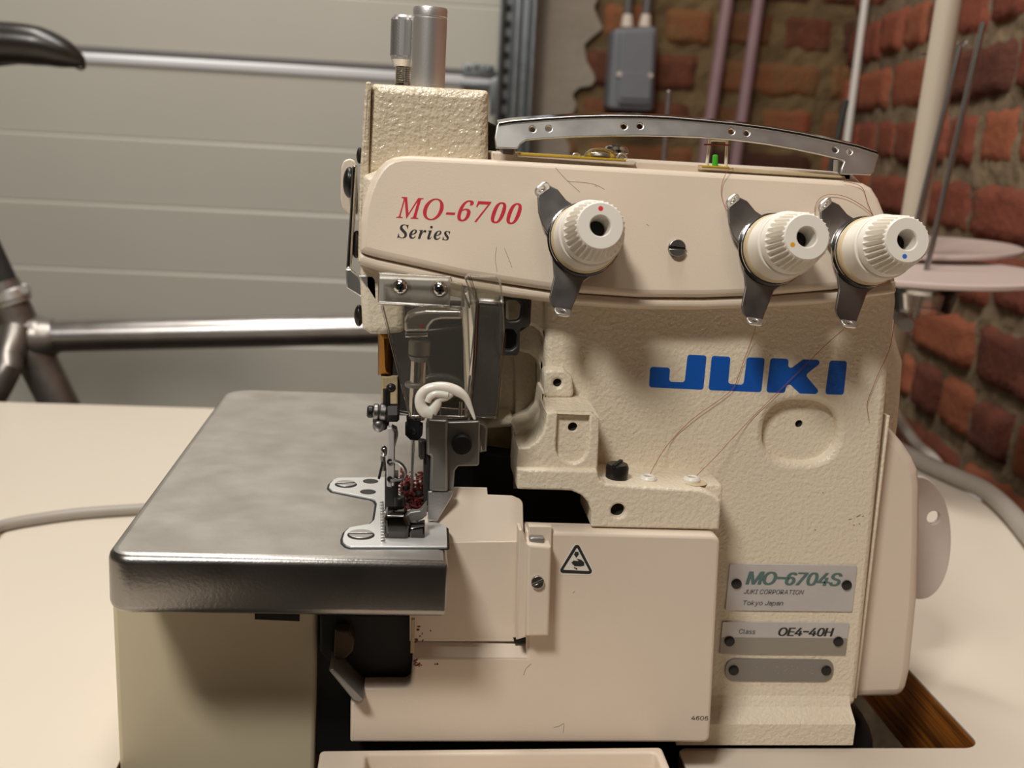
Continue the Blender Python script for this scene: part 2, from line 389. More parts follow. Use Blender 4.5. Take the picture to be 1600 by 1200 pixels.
# ------------------------------------------------------------------ screws and lettering
def slot_screw(name, pl, px, r, h, mt, parent, ang=0, dish=0):
    c = pl.uv(*px); g = r*.16; ms = []
    for k in (0, 1):
        a0 = ang + k*PI; th = math.asin(g/r)
        ms.append(slab_mesh([circ((0, 0), r, 14, None, a0 + th, a0 + PI - th)], Pl(pl.w(*c, h), pl.U, pl.V), h*.5, r*.08))
    ms.append(slab_mesh([circ((0, 0), r, 28)], Pl(pl.w(*c, h*.55), pl.U, pl.V), h*.55 + .001, 0.00001))
    return link(name, join_meshes(ms, name), mt, parent)
def cross_screw(name, pl, px, r, h, parent):
    c = pl.uv(*px); o = pl.w(*c)
    b = MB(); b.lathe(o, pl.N, [(-.001, 0), (-.001, r), (h*.35, r), (h*.75, r*.8), (h*.95, r*.5), (h, 0)], 28)
    s = b.out(name, m_chrome, parent)
    x = MB(); R = Matrix((pl.U, pl.V, pl.N)).transposed()
    for d in ((1.0, .26), (.26, 1.0)): x.box(o + pl.N*(h*.9), (r*d[0], r*d[1], h*.35), 0, R)
    return s, x
GL = {'0':[[(227,-7),(191,-3),(158,7),(130,24),(105,48),(85,77),(69,113),(57,155),(50,202),(48,254),(50,306),(57,353),(69,395),(85,431),(106,461),(130,484),(159,502),(191,512),(227,516),(262,512),(295,502),(323,484),(348,461),(368,431),(384,395),(396,353),(403,306),(405,254),(403,202),(396,155),(384,113),(368,77),(348,48),(323,24),(295,7),(263,-3)],[(227,50),(250,52),(271,60),(290,74),(306,92),(320,116),(330,144),(338,176),(342,213),(344,254),(342,295),(338,332),(330,365),(320,393),(306,416),(290,435),(271,449),(250,457),(227,460),(203,457),(182,449),(163,435),(147,416),(134,393),(123,365),(115,332),(111,295),(109,254),(111,213),(115,176),(123,144),(134,116),(147,92),(163,74),(182,60),(203,52)]],'4':[[(40,105),(40,158),(247,509),(311,509),(109,166),(109,163),(413,163),(413,105)],[(282,0),(282,121),(282,146),(282,318),(343,318),(343,0)]],'6':[[(385,160),(381,195),(371,228),(354,259),(331,285),(304,305),(272,320),(239,327),(205,327),(172,320),(141,305),(113,285),(90,259),(73,228),(63,195),(59,160),(63,125),(73,92),(90,61),(113,35),(140,15),(172,0),(205,-7),(239,-7),(272,0),(304,15),(331,35),(354,61),(371,92),(381,125)],[(320,160),(317,187),(309,212),(295,234),(278,252),(257,265),(234,271),(210,271),(187,265),(166,252),(149,234),(135,212),(127,187),(124,160),(127,133),(135,108),(149,86),(166,68),(187,55),(210,49),(234,49),(257,55),(278,68),(295,86),(309,108),(317,133)],[(383,411),(364,459),(311,495),(242,505),(163,480),(104,423),(72,343),(61,252),(61,160),(127,160),(127,248),(136,327),(160,387),(197,424),(248,439),(289,433),(312,417),(321,389)]],'7':[[(97,0),(323,448),(323,452),(62,452),(62,509),(391,509),(391,449),(165,0)]],'A':[[(16,0),(201,509),(276,509),(463,0),(395,0),(287,302),(280,323),(272,346),(264,372),(255,402),(244,438),(232,478),(245,478),(233,437),(222,402),(213,371),(204,345),(197,322),(191,302),(85,0)],[(110,142),(110,199),(370,199),(370,142)]],'C':[[(267,-7),(225,-3),(186,7),(150,25),(119,49),(92,79),(70,115),(53,157),(44,203),(40,254),(44,305),(53,352),(70,393),(92,429),(119,459),(150,484),(186,501),(225,512),(267,516),(293,514),(317,511),(340,504),(362,496),(383,485),(402,471),(419,456),(435,438),(448,418),(459,397),(467,373),(473,348),(408,348),(404,365),(397,380),(389,395),(380,407),(369,418),(357,428),(344,437),(330,444),(315,449),(300,453),(284,455),(267,456),(237,453),(209,445),(184,432),(161,414),(141,391),(125,364),(113,332),(106,295),(103,254),(106,213),(113,177),(125,145),(141,117),(161,94),(184,76),(210,63),(237,56),(267,53),(284,54),(300,56),(315,60),(330,65),(344,72),(357,81),(369,90),(380,102),(389,114),(397,128),(404,144),(408,160),(473,160),(467,135),(459,112),(448,91),(435,71),(420,53),(402,38),(383,24),(363,13),(341,5),(317,-2),(293,-6)]],'E':[[(60,0),(60,509),(372,509),(372,452),(125,452),(125,286),(355,286),(355,229),(125,229),(125,57),(375,57),(375,0)]],'H':[[(60,0),(60,509),(125,509),(125,289),(392,289),(392,509),(457,509),(457,0),(392,0),(392,232),(125,232),(125,0)]],'I':[[(31,0),(31,57),(118,57),(118,452),(31,452),(31,509),(269,509),(269,452),(183,452),(183,57),(269,57),(269,0)]],'J':[[(185,-7),(143,-2),(106,11),(75,33),(52,63),(38,100),(33,145),(33,173),(98,173),(98,145),(100,117),(108,93),(122,74),(139,61),(160,53),(185,50),(209,53),(230,61),(248,74),(261,93),(269,117),(272,145),(272,509),(336,509),(336,145),(332,100),(318,63),(294,33),(263,11),(227,-2)]],'K':[[(104,145),(104,216),(116,231),(128,246),(139,261),(151,275),(162,289),(174,303),(187,317),(199,331),(212,344),(364,509),(448,509),(231,276),(228,276)],[(60,0),(60,509),(125,509),(125,334),(124,225),(125,193),(125,0)],[(372,0),(188,259),(228,309),(449,0)]],'M':[[(60,0),(60,509),(152,509),(277,187),(280,179),(284,170),(287,159),(291,147),(295,135),(299,123),(303,110),(307,97),(311,84),(315,71),(319,60),(322,49),(307,49),(311,59),(314,71),(318,83),(322,95),(326,108),(330,121),(334,134),(338,146),(342,158),(346,169),(349,179),(352,187),(476,509),(568,509),(568,0),(504,0),(504,291),(504,302),(504,314),(504,327),(505,340),(505,354),(505,369),(506,413),(506,428),(507,443),(507,457),(513,457),(508,441),(503,425),(498,409),(492,393),(487,378),(482,363),(477,348),(472,335),(467,322),(463,310),(459,300),(456,291),(342,0),(286,0),(170,291),(167,300),(163,310),(159,321),(155,333),(150,347),(145,361),(140,376),(134,392),(129,408),(124,424),(118,441),(112,457),(119,457),(119,444),(120,430),(120,416),(120,401),(121,386),(121,372),(122,328),(122,315),(122,302),(122,291),(122,0)]],'N':[[(60,0),(60,509),(136,509),(343,183),(349,174),(355,163),(363,151),(371,137),(379,122),(388,107),(396,90),(405,73),(414,55),(405,54),(403,72),(402,90),(401,108),(400,126),(399,142),(399,157),(399,171),(399,184),(399,195),(399,509),(463,509),(463,0),(387,0),(202,290),(194,303),(186,317),(177,331),(168,346),(159,363),(148,381),(136,402),(123,425),(108,452),(119,454),(120,429),(121,406),(122,384),(123,363),(124,345),(124,328),(125,313),(125,301),(125,291),(125,0)]],'O':[[(267,-7),(225,-3),(186,7),(150,25),(119,49),(92,79),(70,115),(53,157),(44,203),(40,254),(44,305),(53,352),(70,393),(92,429),(119,459),(150,484),(186,501),(225,512),(267,516),(309,512),(348,501),(384,484),(415,459),(442,429),(464,393),(480,352),(490,305),(493,254),(490,203),(480,157),(464,115),(442,79),(415,49),(384,25),(348,7),(309,-3)],[(267,53),(296,55),(324,63),(349,76),(372,94),(392,116),(408,144),(420,176),(428,213),(430,254),(428,295),(420,332),(408,365),(392,392),(372,415),(349,433),(324,446),(296,453),(267,456),(237,453),(210,445),(184,433),(161,415),(142,392),(125,364),(113,332),(106,295),(103,254),(106,213),(113,176),(125,144),(142,117),(161,94),(184,76),(210,63),(237,55)]],'P':[[(60,0),(60,509),(235,509),(272,506),(305,499),(332,487),(356,471),(375,452),(390,430),(400,404),(407,377),(409,348),(407,318),(400,291),(390,265),(375,243),(356,223),(332,207),(305,195),(272,188),(235,186),(109,186),(109,242),(233,242),(257,244),(279,248),(297,256),(312,266),(324,279),(333,294),(339,310),(343,328),(344,348),(343,367),(339,385),(333,402),(324,416),(312,428),(297,439),(279,446),(257,451),(232,452),(125,452),(125,0)]],'R':[[(60,0),(60,509),(236,509),(273,506),(305,500),(333,489),(356,473),(376,455),(390,433),(401,408),(407,381),(409,352),(407,323),(401,296),(390,271),(376,250),(356,232),(333,217),(305,206),(273,200),(236,198),(96,198),(96,255),(234,255),(258,256),(280,260),(298,267),(313,276),(325,287),(334,300),(340,316),(344,333),(345,352),(344,371),(340,389),(334,405),(325,419),(313,430),(298,440),(279,446),(258,451),(233,452),(125,452),(125,0)],[(353,0),(230,229),(303,229),(428,0)]],'S':[[(224,-9),(188,-7),(156,-1),(128,9),(102,23),(81,40),(64,60),(51,83),(42,109),(38,137),(104,137),(108,118),(114,102),(123,88),(136,76),(150,66),(166,59),(185,53),(204,50),(224,49),(246,50),(267,54),(286,60),(303,69),(317,79),(329,92),(338,106),(344,122),(346,139),(344,154),(340,168),(332,179),(322,189),(310,197),(296,205),(280,211),(263,217),(245,222),(184,239),(145,253),(112,269),(86,289),(67,313),(56,341),(52,372),(54,400),(62,425),(75,448),(92,468),(113,484),(138,498),(165,508),(195,514),(227,516),(259,514),(289,508),(316,498),(340,484),(360,468),(377,449),(390,427),(398,403),(401,378),(337,378),(332,402),(320,421),(302,437),(280,449),(254,456),(225,459),(204,457),(185,454),(167,448),(152,440),(139,430),(129,418),(121,405),(117,391),(115,376),(117,359),(122,345),(131,334),(142,324),(155,315),(169,308),(184,302),(198,297),(212,293),(264,279),(279,275),(295,270),(312,264),(328,256),(344,248),(359,238),(372,226),(384,213),(395,198),(402,180),(407,161),(408,139),(406,112),(399,87),(386,64),(370,43),(349,25),(323,11),(294,0),(261,-7)]],'T':[[(32,452),(32,509),(417,509),(417,452),(257,452),(257,0),(193,0),(193,452)]],'U':[[(259,-8),(220,-6),(186,2),(154,15),(126,33),(103,55),(85,80),(71,108),(63,140),(60,173),(60,509),(124,509),(124,178),(126,155),(132,133),(141,113),(153,95),(169,80),(187,68),(208,59),(232,53),(259,52),(285,53),(309,59),(331,68),(349,80),(364,95),(377,113),(385,133),(391,155),(393,178),(393,509),(457,509),(457,173),(454,140),(446,108),(433,80),(414,55),(391,33),(363,15),(332,2),(297,-6)]],'a':[[(160,-9),(137,-7),(115,-3),(94,5),(76,15),(60,29),(48,45),(38,63),(32,84),(30,108),(32,128),(36,146),(43,161),(53,174),(64,184),(78,193),(92,200),(108,206),(125,211),(143,214),(161,217),(178,220),(200,223),(218,225),(234,227),(247,229),(257,231),(265,235),(271,240),(274,246),(276,255),(276,257),(275,272),(272,285),(267,297),(260,307),(251,315),(240,322),(227,327),(212,330),(196,331),(178,330),(163,327),(149,322),(137,316),(127,309),(118,301),(110,292),(104,283),(100,274),(41,291),(51,313),(64,331),(79,346),(95,358),(114,368),(133,375),(153,380),(173,383),(194,384),(208,384),(223,382),(239,379),(255,375),(271,369),(286,360),(300,350),(312,336),(322,320),(330,301),(335,278),(337,251),(337,0),(277,0),(277,52),(272,52),(267,43),(260,34),(252,25),(242,16),(229,8),(215,1),(199,-4),(181,-7)],[(170,45),(192,47),(211,51),(228,59),(242,68),(254,80),(263,93),(270,108),(274,122),(276,138),(276,190),(272,187),(267,184),(259,182),(251,180),(241,178),(231,176),(221,174),(210,173),(200,171),(191,170),(182,169),(175,168),(161,166),(147,163),(134,159),(122,153),(112,147),(103,139),(97,130),(93,118),(92,105),(93,93),(96,82),(102,72),(109,64),(119,57),(130,52),(142,48),(156,46)]],'k':[[(110,137),(110,212),(121,212),(284,379),(360,379),(184,199),(177,199)],[(53,0),(53,509),(114,509),(114,0)],[(294,0),(148,186),(191,229),(372,0)]],'l':[[(139,-2),(112,0),(91,8),(74,20),(62,37),(55,59),(53,84),(53,509),(114,509),(114,99),(114,83),(117,71),(120,62),(126,57),(135,53),(146,52),(152,52),(157,52),(160,53),(164,53),(167,54),(170,54),(181,3),(175,1),(169,0),(162,-1),(154,-2),(147,-2)]],'n':[[(114,227),(114,0),(53,0),(53,379),(112,379),(112,287),(102,287),(116,319),(132,344),(152,362),(175,374),(200,382),(227,384),(252,383),(275,377),(295,369),(313,356),(328,340),(341,321),(350,298),(355,271),(357,240),(357,0),(296,0),(296,235),(293,263),(286,286),(273,304),(256,318),(235,326),(210,329),(192,328),(176,324),(161,317),(147,308),(136,297),(126,283),(119,266),(115,248)]],'o':[[(207,-8),(174,-5),(144,3),(117,16),(93,35),(72,58),(56,85),(44,116),(37,150),(34,187),(37,225),(44,260),(56,291),(72,318),(93,341),(117,360),(144,374),(174,382),(207,384),(241,382),(271,374),(299,360),(323,341),(343,318),(359,291),(371,260),(379,225),(381,187),(379,150),(371,116),(359,85),(343,58),(323,35),(299,16),(271,3),(241,-5)],[(207,46),(231,49),(252,55),(270,66),(285,80),(298,97),(307,117),(314,139),(318,163),(319,187),(318,212),(314,236),(307,258),(298,278),(285,296),(270,310),(252,321),(231,328),(207,330),(184,328),(163,321),(145,310),(130,296),(118,278),(108,258),(102,236),(98,212),(96,187),(98,163),(102,139),(108,117),(118,97),(130,80),(145,66),(163,55),(184,49)]],'p':[[(53,-143),(53,379),(112,379),(112,319),(118,319),(123,327),(130,336),(137,346),(147,355),(158,364),(171,373),(188,379),(207,383),(229,384),(259,382),(287,374),(313,361),(335,342),(354,320),(370,293),(381,261),(388,227),(390,189),(388,151),(381,116),(370,84),(355,57),(336,34),(313,16),(288,3),(260,-6),(229,-8),(208,-7),(189,-3),(173,4),(159,12),(147,21),(138,31),(130,41),(124,50),(118,59),(114,59),(114,-143)],[(220,47),(242,49),(262,55),(279,66),(294,80),(306,97),(316,117),(323,139),(327,163),(328,189),(327,215),(323,239),(316,261),(307,281),(295,298),(280,311),(262,322),(243,328),(220,330),(198,328),(178,322),(161,312),(147,299),(134,282),(125,263),(118,241),(114,216),(113,189),(114,162),(118,138),(125,115),(135,95),(147,78),(162,65),(179,55),(198,49)]],'s':[[(182,-8),(157,-7),(133,-3),(112,3),(93,12),(76,24),(62,38),(50,54),(41,73),(36,94),(94,107),(101,87),(111,72),(124,60),(141,52),(160,47),(181,45),(206,47),(227,53),(244,62),(258,74),(265,88),(268,103),(266,115),(262,126),(254,136),(243,144),(229,150),(212,155),(149,170),(118,180),(92,192),(72,208),(58,227),(50,249),(47,274),(49,295),(55,314),(65,332),(79,347),(95,360),(115,370),(137,378),(161,383),(187,384),(212,383),(234,379),(254,372),(271,363),(286,352),(299,339),(309,324),(318,308),(324,290),(268,277),(262,291),(254,304),(243,316),(228,325),(210,331),(187,333),(166,331),(147,326),(131,317),(119,305),(111,292),(109,277),(110,264),(115,253),(124,243),(136,235),(152,229),(172,223),(229,209),(261,200),(287,187),(306,171),(320,153),(328,131),(331,107),(329,85),(323,65),(312,47),(298,31),(281,18),(260,6),(236,-2),(210,-7)]],'y':[[(47,-139),(61,-86),(71,-87),(83,-89),(94,-90),(104,-89),(113,-86),(122,-81),(130,-74),(138,-64),(145,-51),(151,-36),(163,-1),(17,379),(84,379),(165,155),(173,132),(180,109),(187,87),(193,64),(199,42),(206,21),(184,21),(190,42),(196,64),(202,87),(209,110),(216,132),(224,155),(305,379),(371,379),(204,-58),(196,-77),(187,-93),(177,-107),(165,-119),(153,-128),(139,-136),(125,-141),(109,-144),(91,-145),(82,-145),(73,-144),(65,-143),(57,-142),(52,-140)]]}
ADV = 70
def lettering(name, groups, pl, lb, rb, top, capref, mt, parent):   # groups: outlines per glyph, already set in a row
    allx = [p[0] for g in groups for l in g for p in l]; x0, x1 = min(allx), max(allx)
    a, b, t = pl.uv(*lb), pl.uv(*rb), pl.uv(*top); sx = (b[0]-a[0])/(x1-x0); sl = (b[1]-a[1])/(b[0]-a[0]); sy = (t[1] - a[1] - sl*(t[0]-a[0]))/capref
    ms = []; kz = 0
    for g in groups:
        L = [[(a[0] + (p[0]-x0)*sx, a[1] + p[1]*sy + (p[0]-x0)*sx*sl) for p in l] for l in g]
        # separate contours of one glyph (the dot of an i) are filled one by one; holes stay with their outline
        L = [l if len(l) > 2 else None for l in L]; L = [l for l in L if l]
        L.sort(key=lambda l: -abs(area2(l)))
        outs = []
        for l in L:
            for o in outs:
                xs = [p[0] for p in o[0]]; ys = [p[1] for p in o[0]]
                if min(xs) < l[0][0] < max(xs) and min(ys) < l[0][1] < max(ys): o.append(l); break
            else: outs.append([l])
        for o in outs: kz += 1; ms.append(slab_mesh(o, pl.off(.00006 + (kz % 3)*.000012), .00005, .000001))
    return link(name, join_meshes(ms), mt, parent)
def text(name, s, pl, lb, rb, top, mt, parent, shear=0, bold=0, gap=70):
    x = 0; groups = []
    for ch in s:
        if ch == ' ': x += 190; continue
        g = [[(0, 232), (260, 232), (260, 318), (0, 318)]] if ch == '-' else GL[ch]
        mn = min(p[0] for l in g for p in l); mx_ = max(p[0] for l in g for p in l)
        for k in ((-bold, 0, bold) if bold else (0,)): groups.append([[(p[0] - mn + x + shear*p[1] + k, p[1]) for p in l] for l in g])
        x += mx_ - mn + gap
    return lettering(name, groups, pl, lb, rb, top, 512, mt, parent)

# ------------------------------------------------------------------ room
def plain_wall(name, c, d, m):
    return struct(MB().box(c, d).out(name, m))
plain_wall('floor', (-.6, -.4, -.05), (4.6, 5, .1), m_conc)
plain_wall('ceiling', (-.6, -.4, 2.45), (4.6, 5, .1), mat('dim_ceiling_board', srgb(138, 130, 118), .9))
plain_wall('wall_left', (-2.45, -.4, 1.2), (.1, 4.2, 2.4), m_wall)
plain_wall('wall_front', (-.6, -2.45, 1.2), (3.8, .1, 2.4), mat('dark_unlit_wall', srgb(70, 62, 54), .8))  # unseen wall, coloured dark to cut the light from the front

def brick_wall(name, o, ds, dn, s0, s1, z0, z1, zj, course, bmat, mmat, jit, depth, header_first, seed, joint=.011, thick=.1):
    rg = random.Random(seed); o, ds, dn = V3(o), V3(ds).normalized(), V3(dn).normalized(); dz = V3((0, 0, 1))
    bm = bmesh.new(); tl = bm.faces.layers.float.new('tint')
    def P(s, z, n): return bm.verts.new(o + ds*s + dz*z + dn*n)
    # mortar bed: a gently uneven sheet standing on a solid backing
    NS, NZ = int((s1-s0)/.02), int((z1-z0)/.02); G = []
    for i in range(NS + 1):
        G.append([P(s0 + (s1-s0)*i/NS, z0 + (z1-z0)*j/NZ, -depth + rg.uniform(-.003, .003)) for j in range(NZ + 1)])
    for i in range(NS):
        for j in range(NZ):
            f = bm.faces.new((G[i][j], G[i+1][j], G[i+1][j+1], G[i][j+1])); f.material_index = 1; f[tl] = rg.random()
    row = int((z0 - zj)/course) - 1; 
    while zj + row*course < z1:
        zb = zj + row*course; hd = (row % 2 == 0) == header_first
        Ls = .105 if hd else .215; s = s0 - rg.uniform(0, .08) - (.05 if hd else .1)
        while s < s1:
            L = Ls*rg.uniform(.93, 1.06); a, b = s + joint/2, s + L - joint/2; s += L
            c, d = zb + joint/2 + rg.uniform(-jit, jit), zb + course - joint/2 + rg.uniform(-jit, jit)
            a2, b2, c2, d2 = max(a, s0), min(b, s1), max(c, z0), min(d, z1)
            if b2 - a2 < .02 or d2 - c2 < .02: continue
            nx, nz = (9 if hd else 15), 7; push = rg.uniform(-.003, .005); tilt = rg.uniform(-.02, .02); tn = rg.random()
            nick = [(rg.uniform(a2, b2), rg.choice((c2, d2)), rg.uniform(.008, .02)) for _ in range(3)]
            g = []
            for i in range(nx + 1):
                r_ = []
                for j in range(nz + 1):
                    u, v = i/nx, j/nz; e = min(u*(b2-a2), (1-u)*(b2-a2), v*(d2-c2), (1-v)*(d2-c2))
                    ro = .0045; drop = 0 if e >= ro else ro*(1 - math.sqrt(max(0, 1 - (1 - e/ro)**2)))
                    ss, zz = a2 + u*(b2-a2), c2 + v*(d2-c2)
                    n = push + tilt*(u-.5)*.1 - drop*1.3 + rg.uniform(-.0012, .0012)
                    for (ns, nz_, nr) in nick:
                        q = math.hypot(ss-ns, zz-nz_)
                        if q < nr: n -= (nr - q)*.45
                    edge = 1 if (i in (0, nx) or j in (0, nz)) else .3
                    r_.append(P(ss + rg.uniform(-jit, jit)*edge, zz + rg.uniform(-jit, jit)*edge, max(n, -depth - .002) if edge < 1 else -depth - .006))
                g.append(r_)
            for i in range(nx):
                for j in range(nz):
                    f = bm.faces.new((g[i][j], g[i+1][j], g[i+1][j+1], g[i][j+1])); f.material_index = 0; f[tl] = tn; f.smooth = True
        row += 1
    # solid backing, full height of the room
    b2_ = bmesh.new()
    for nn in (-depth - .012, -depth - thick):
        pass
    vs = [[P(s, z, n) for (s, z) in ((s0 - .02, -T), (s1 + .02, -T), (s1 + .02, 2.4 - T), (s0 - .02, 2.4 - T))] for n in (-depth - .01, -depth - thick)]
    for q in ((vs[0][0], vs[0][1], vs[0][2], vs[0][3]), (vs[1][3], vs[1][2], vs[1][1], vs[1][0])): f = bm.faces.new(q); f.material_index = 1
    for k in range(4): f = bm.faces.new((vs[0][k], vs[1][k], vs[1][(k+1) % 4], vs[0][(k+1) % 4])); f.material_index = 1
    b2_.free()
    me = bpy.data.meshes.new(name); bm.to_mesh(me); bm.free()
    return struct(link(name, me, [bmat, mmat]))

YW = 1.42
corner = YP(YW).at(1325, 100); corner.z = T
dr = ray(856, 300); dr.z = 0; dr.normalize()
zjb = YP(YW).at(1075, 78).z - T
brick_wall('wall_back', (0, YW, T), (1, 0, 0), (0, -1, 0), .18, corner.x + .03, -.25, .8, zjb, .0745, m_brick_back, m_mort_b, .003, .006, True, 3, .014)
nr = V3((-dr.y, dr.x, 0))
jr = (Pl(corner, dr, (0, 0, 1))).at(1560, 160).z - T
brick_wall('wall_right', corner, -dr, nr, -.05, 2.0, -.35, .8, jr, .0775, m_brick_right, m_mort_r, .0045, .007, False, 11, .013)

# cement render clinging to the reveal beside the door track
pp = YP(YW - .008)
edge = [(838, -60), (938, -60), (935, 0), (929, 12), (934, 24), (943, 44), (936, 52), (925, 60), (914, 70), (916, 84), (918, 96), (929, 116), (931, 126), (925, 135), (906, 138), (895, 148), (902, 164), (897, 178), (881, 188), (884, 212), (892, 232), (888, 270), (893, 330), (826, 330)]
struct(pslab('trim_3', edge, pp, .02, .003, m_plaster, None, .006))
# wall beyond the door opening, left, and lintel are out of sight; the sectional door fills the opening
YD = 1.47; pd = YP(YD)
zj = [pd.at(200, y).z for y in (640, 532, 425, 322, 217)] + [pd.at(200, 93).z] + [pd.at(200, 93).z + .117*k for k in (1, 2, 3, 4)]
zj = [zj[0] - .122*k for k in range(6, 0, -1)] + zj
prof = [(0, 0)]
zb = 0
for z in zj:
    if z < .03 or z > 2.3: continue
    prof += [(-.0040, z - .0030), (-.0041, z - .0020), (-.0032, z - .0004), (-.0012, z + .0012), (0, z + .0024), (.003, z + .0026), (.003, z + .0034), (0, z + .0038)]
# the groove opens towards the room; its lower lip faces up and catches the lamp
prof += [(0, 2.4)]
bm = bmesh.new(); x0, x1 = -2.35, pd.at(790, 100).x
A = [bm.verts.new((x0, YD + a, z)) for a, z in prof]; B = [bm.verts.new((x1, YD + a, z)) for a, z in prof]
for i in range(len(prof) - 1): bm.faces.new((A[i], B[i], B[i+1], A[i+1]))
A2 = [bm.verts.new((x, YD + .04, z)) for x in (x0, x1) for z in (0, 2.4)]
bm.faces.new((A2[0], A2[1], A2[3], A2[2]))
bm.faces.new([A[-1], B[-1], A2[3], A2[1]]); bm.faces.new([B[0], A[0], A2[0], A2[2]])
bm.faces.new(A[::-1] + [A2[0], A2[1]][::1]); bm.faces.new(B + [A2[3], A2[2]])
bmesh.ops.recalc_face_normals(bm, faces=bm.faces)
me = bpy.data.meshes.new('door_1'); bm.to_mesh(me); bm.free()
door = struct(link('door_1', me, m_door))
zs = pd.at(200, 94).z
xs = (x0, pd.at(786, 140).x)
MB().box(((xs[0]+xs[1])/2, YD - .004, zs + .0), (xs[1]-xs[0], .012, .0165), .004).out('joint_strip', m_seal, door)
MB().box(((xs[0]+xs[1])/2, YD - .003, zs + .0145), (xs[1]-xs[0], .008, .009), .003).out('joint_seal', m_dseal, door)
ph = YP(YD - .012)
b = MB()
b.add(slab_mesh([pxs(ph, [(724, 98), (772, 103), (771, 123), (723, 119)])], ph, .004, .001))
b.add(slab_mesh([pxs(ph.off(.006), [(721, 127), (771, 132), (771, 140), (721, 134)])], ph.off(.006), .006, .001))
b.add(slab_mesh([pxs(ph.off(.03), [(768, 122), (790, 128), (790, 142), (772, 178), (765, 182), (765, 130)])], ph.off(.03), .004, .001))
for q in ((732, 106), (744, 104), (764, 108)): b.ball(ph.at(*q), .0045, (1, .7, 1), 10)
b.out('roller_hinge', m_galv, door)

# upright track of the door: perforated rear leg, folded web and bright front lip
def upright(b, xa, xb, yref, Y, dY, m=None):
    p = YP(Y); a, c = p.at(xa, yref).x, p.at(xb, yref).x
    b.box(((a+c)/2, Y + dY/2, 1.2), (c - a, dY, 2.398), .0015); return a, c
tr = MB()
upright(tr, 778, 803, 90, YW - .035, .004)
upright(tr, 803, 812, 90, YW - .055, .03)
upright(tr, 812, 829, 90, YW - .04, .004)
upright(tr, 829, 836, 90, YW - .09, .085)
track = struct(tr.out('trim_1', m_galv))
sl = MB(); p = YP(YW - .0365); xa = p.at(790, 90).x
for k in range(60): sl.box((xa, YW - .036, .4 + k*.024), (.012, .003, .010))
sl.out('perforation', m_black, track)
jb = MB(); upright(jb, 781, 787, 90, YW - .05, .02); jb.out('folded_lip', m_dgrey, track)

# junction box with its two cables
Y = YW - .06; p = YP(Y)
jbx = thing('junction_box', 'blue-grey rectangular junction box on the brown brick wall', 'junction box', p.at(995, 110))
pslab('enclosure', [(960, 44), (1028, 41), (1021, 174), (950, 171)], p, .055, .006, m_box, jbx, .008)
pl = p.off(.006); lid = pslab('lid', [(970, 48), (1023, 47), (1018, 164), (964, 162)], pl, .008, .003, m_box, jbx, .006)
for q in ((967, 116), (1015.5, 118)): MB().cyl(pl.at(*q), pl.at(*q) + pl.N*.003, .004, n=14).out('lid_screw', m_gland, jbx)
pi = pl.off(.003); pslab('hinge_flap', [(970, 112), (1018, 113), (1016, 156), (968, 154)], pi, .003, .0015, m_box, lid, .004)
for (a, c) in (((980, 38), (985, -60)), ((1008, 38), (1019, -60))):
    P0, P1 = YP(Y + .03).at(*a), YP(Y + .03).at(*c); dP = (P1-P0).normalized()
    MB().cyl(P0 - dP*.006, P0 + dP*.016, .0105, .008, 16, .002).out('cable_gland', m_gland, jbx)
    MB().tube([P0 + dP*.01, P1, P1 + V3((0, 0, .7))], .0068, 10, 1).out('cable', m_conduit, jbx)

# pipes and the cable on the walls
for (a, c, l) in (((1137, 0), (1109, 190), 'left of two mauve-painted upright pipes on the brick wall'), ((1186, 0), (1152, 236), 'right of two mauve-painted upright pipes on the brick wall')):
    q = YP(YW - .03); P0, P1 = q.at(*a), q.at(*c); d = (P0-P1).normalized()
    t0 = (2.395 - P1.z)/d.z; t1 = (P1.z - .01)/d.z
    tag(MB().cyl(P1 - d*t1, P1 + d*t0, .0097, n=20).out('water_pipe', m_pink), l, 'pipe', 'mauve pipes on the back wall')
q = YP(YW - .09); P0, P1 = q.at(1352, 0), q.at(1318, 262); d = (P0-P1).normalized()
tag(MB().tube([P1 - d*.8, P1, P0, P0 + d*.55], .0058, 10, 1).out('wall_cable', m_wcable), 'thin white upright cable in the corner between the brick walls', 'cable')

# ------------------------------------------------------------------ bicycle behind the table
YB = .74; pb = YP(YB)
bk = thing('bicycle', 'bare-metal bicycle frame with black saddle behind the table', 'bicycle', pb.at(50, 640) - V3((0, 0, .6)))
sc = (YB + .43)/F_PX
def at(x, y, dy=0): return YP(YB + dy).at(x, y)
MB().tube([at(38, 527), at(330, 520), at(900, 508)], 24.5*sc, 22, 4).out('top_tube', m_bike, bk)
ax = [at(2, 440), at(22, 490), at(50, 545), at(93, 632)]; dn = (ax[3]-ax[1]).normalized()
st = MB().tube([ax[0], ax[1], ax[2], ax[3], ax[3] + dn*.42], [25*sc, 29*sc, 31*sc, 29*sc, 29*sc], 22, 4); bb = ax[3] + dn*.42
st.cyl(bb + V3((0, -.035, 0)), bb + V3((0, .035, 0)), .021)
st.out('seat_tube', m_bikedk, bk)
MB().tube([at(20, 520), at(62, 528), at(88, 525)], [33*sc, 34*sc, 26*sc], 20, 5).out('lug', m_bikedk, bk)
for s in (-1, 1):
    MB().tube([at(26, 515, s*.012), at(12, 560, s*.03), at(-22, 640, s*.05), at(-22, 640, s*.05) + V3((-.2, s*.015, -.36))], [24*sc, 22*sc, 20*sc, .008], 14, 5).out('seat_stay', m_bikedk, bk)
    MB().tube([bb + V3((-.03, s*.025, 0)), at(-22, 640, s*.05) + V3((-.2, s*.015, -.36))], [.011, .008], 12, 1).out('chain_stay', m_bikedk, bk)
hd = at(900, 508); MB().tube([hd + V3((-.02, 0, .03)), hd + V3((.02, 0, -.11))], .02, 18, 1).out('head_tube', m_bike, bk)
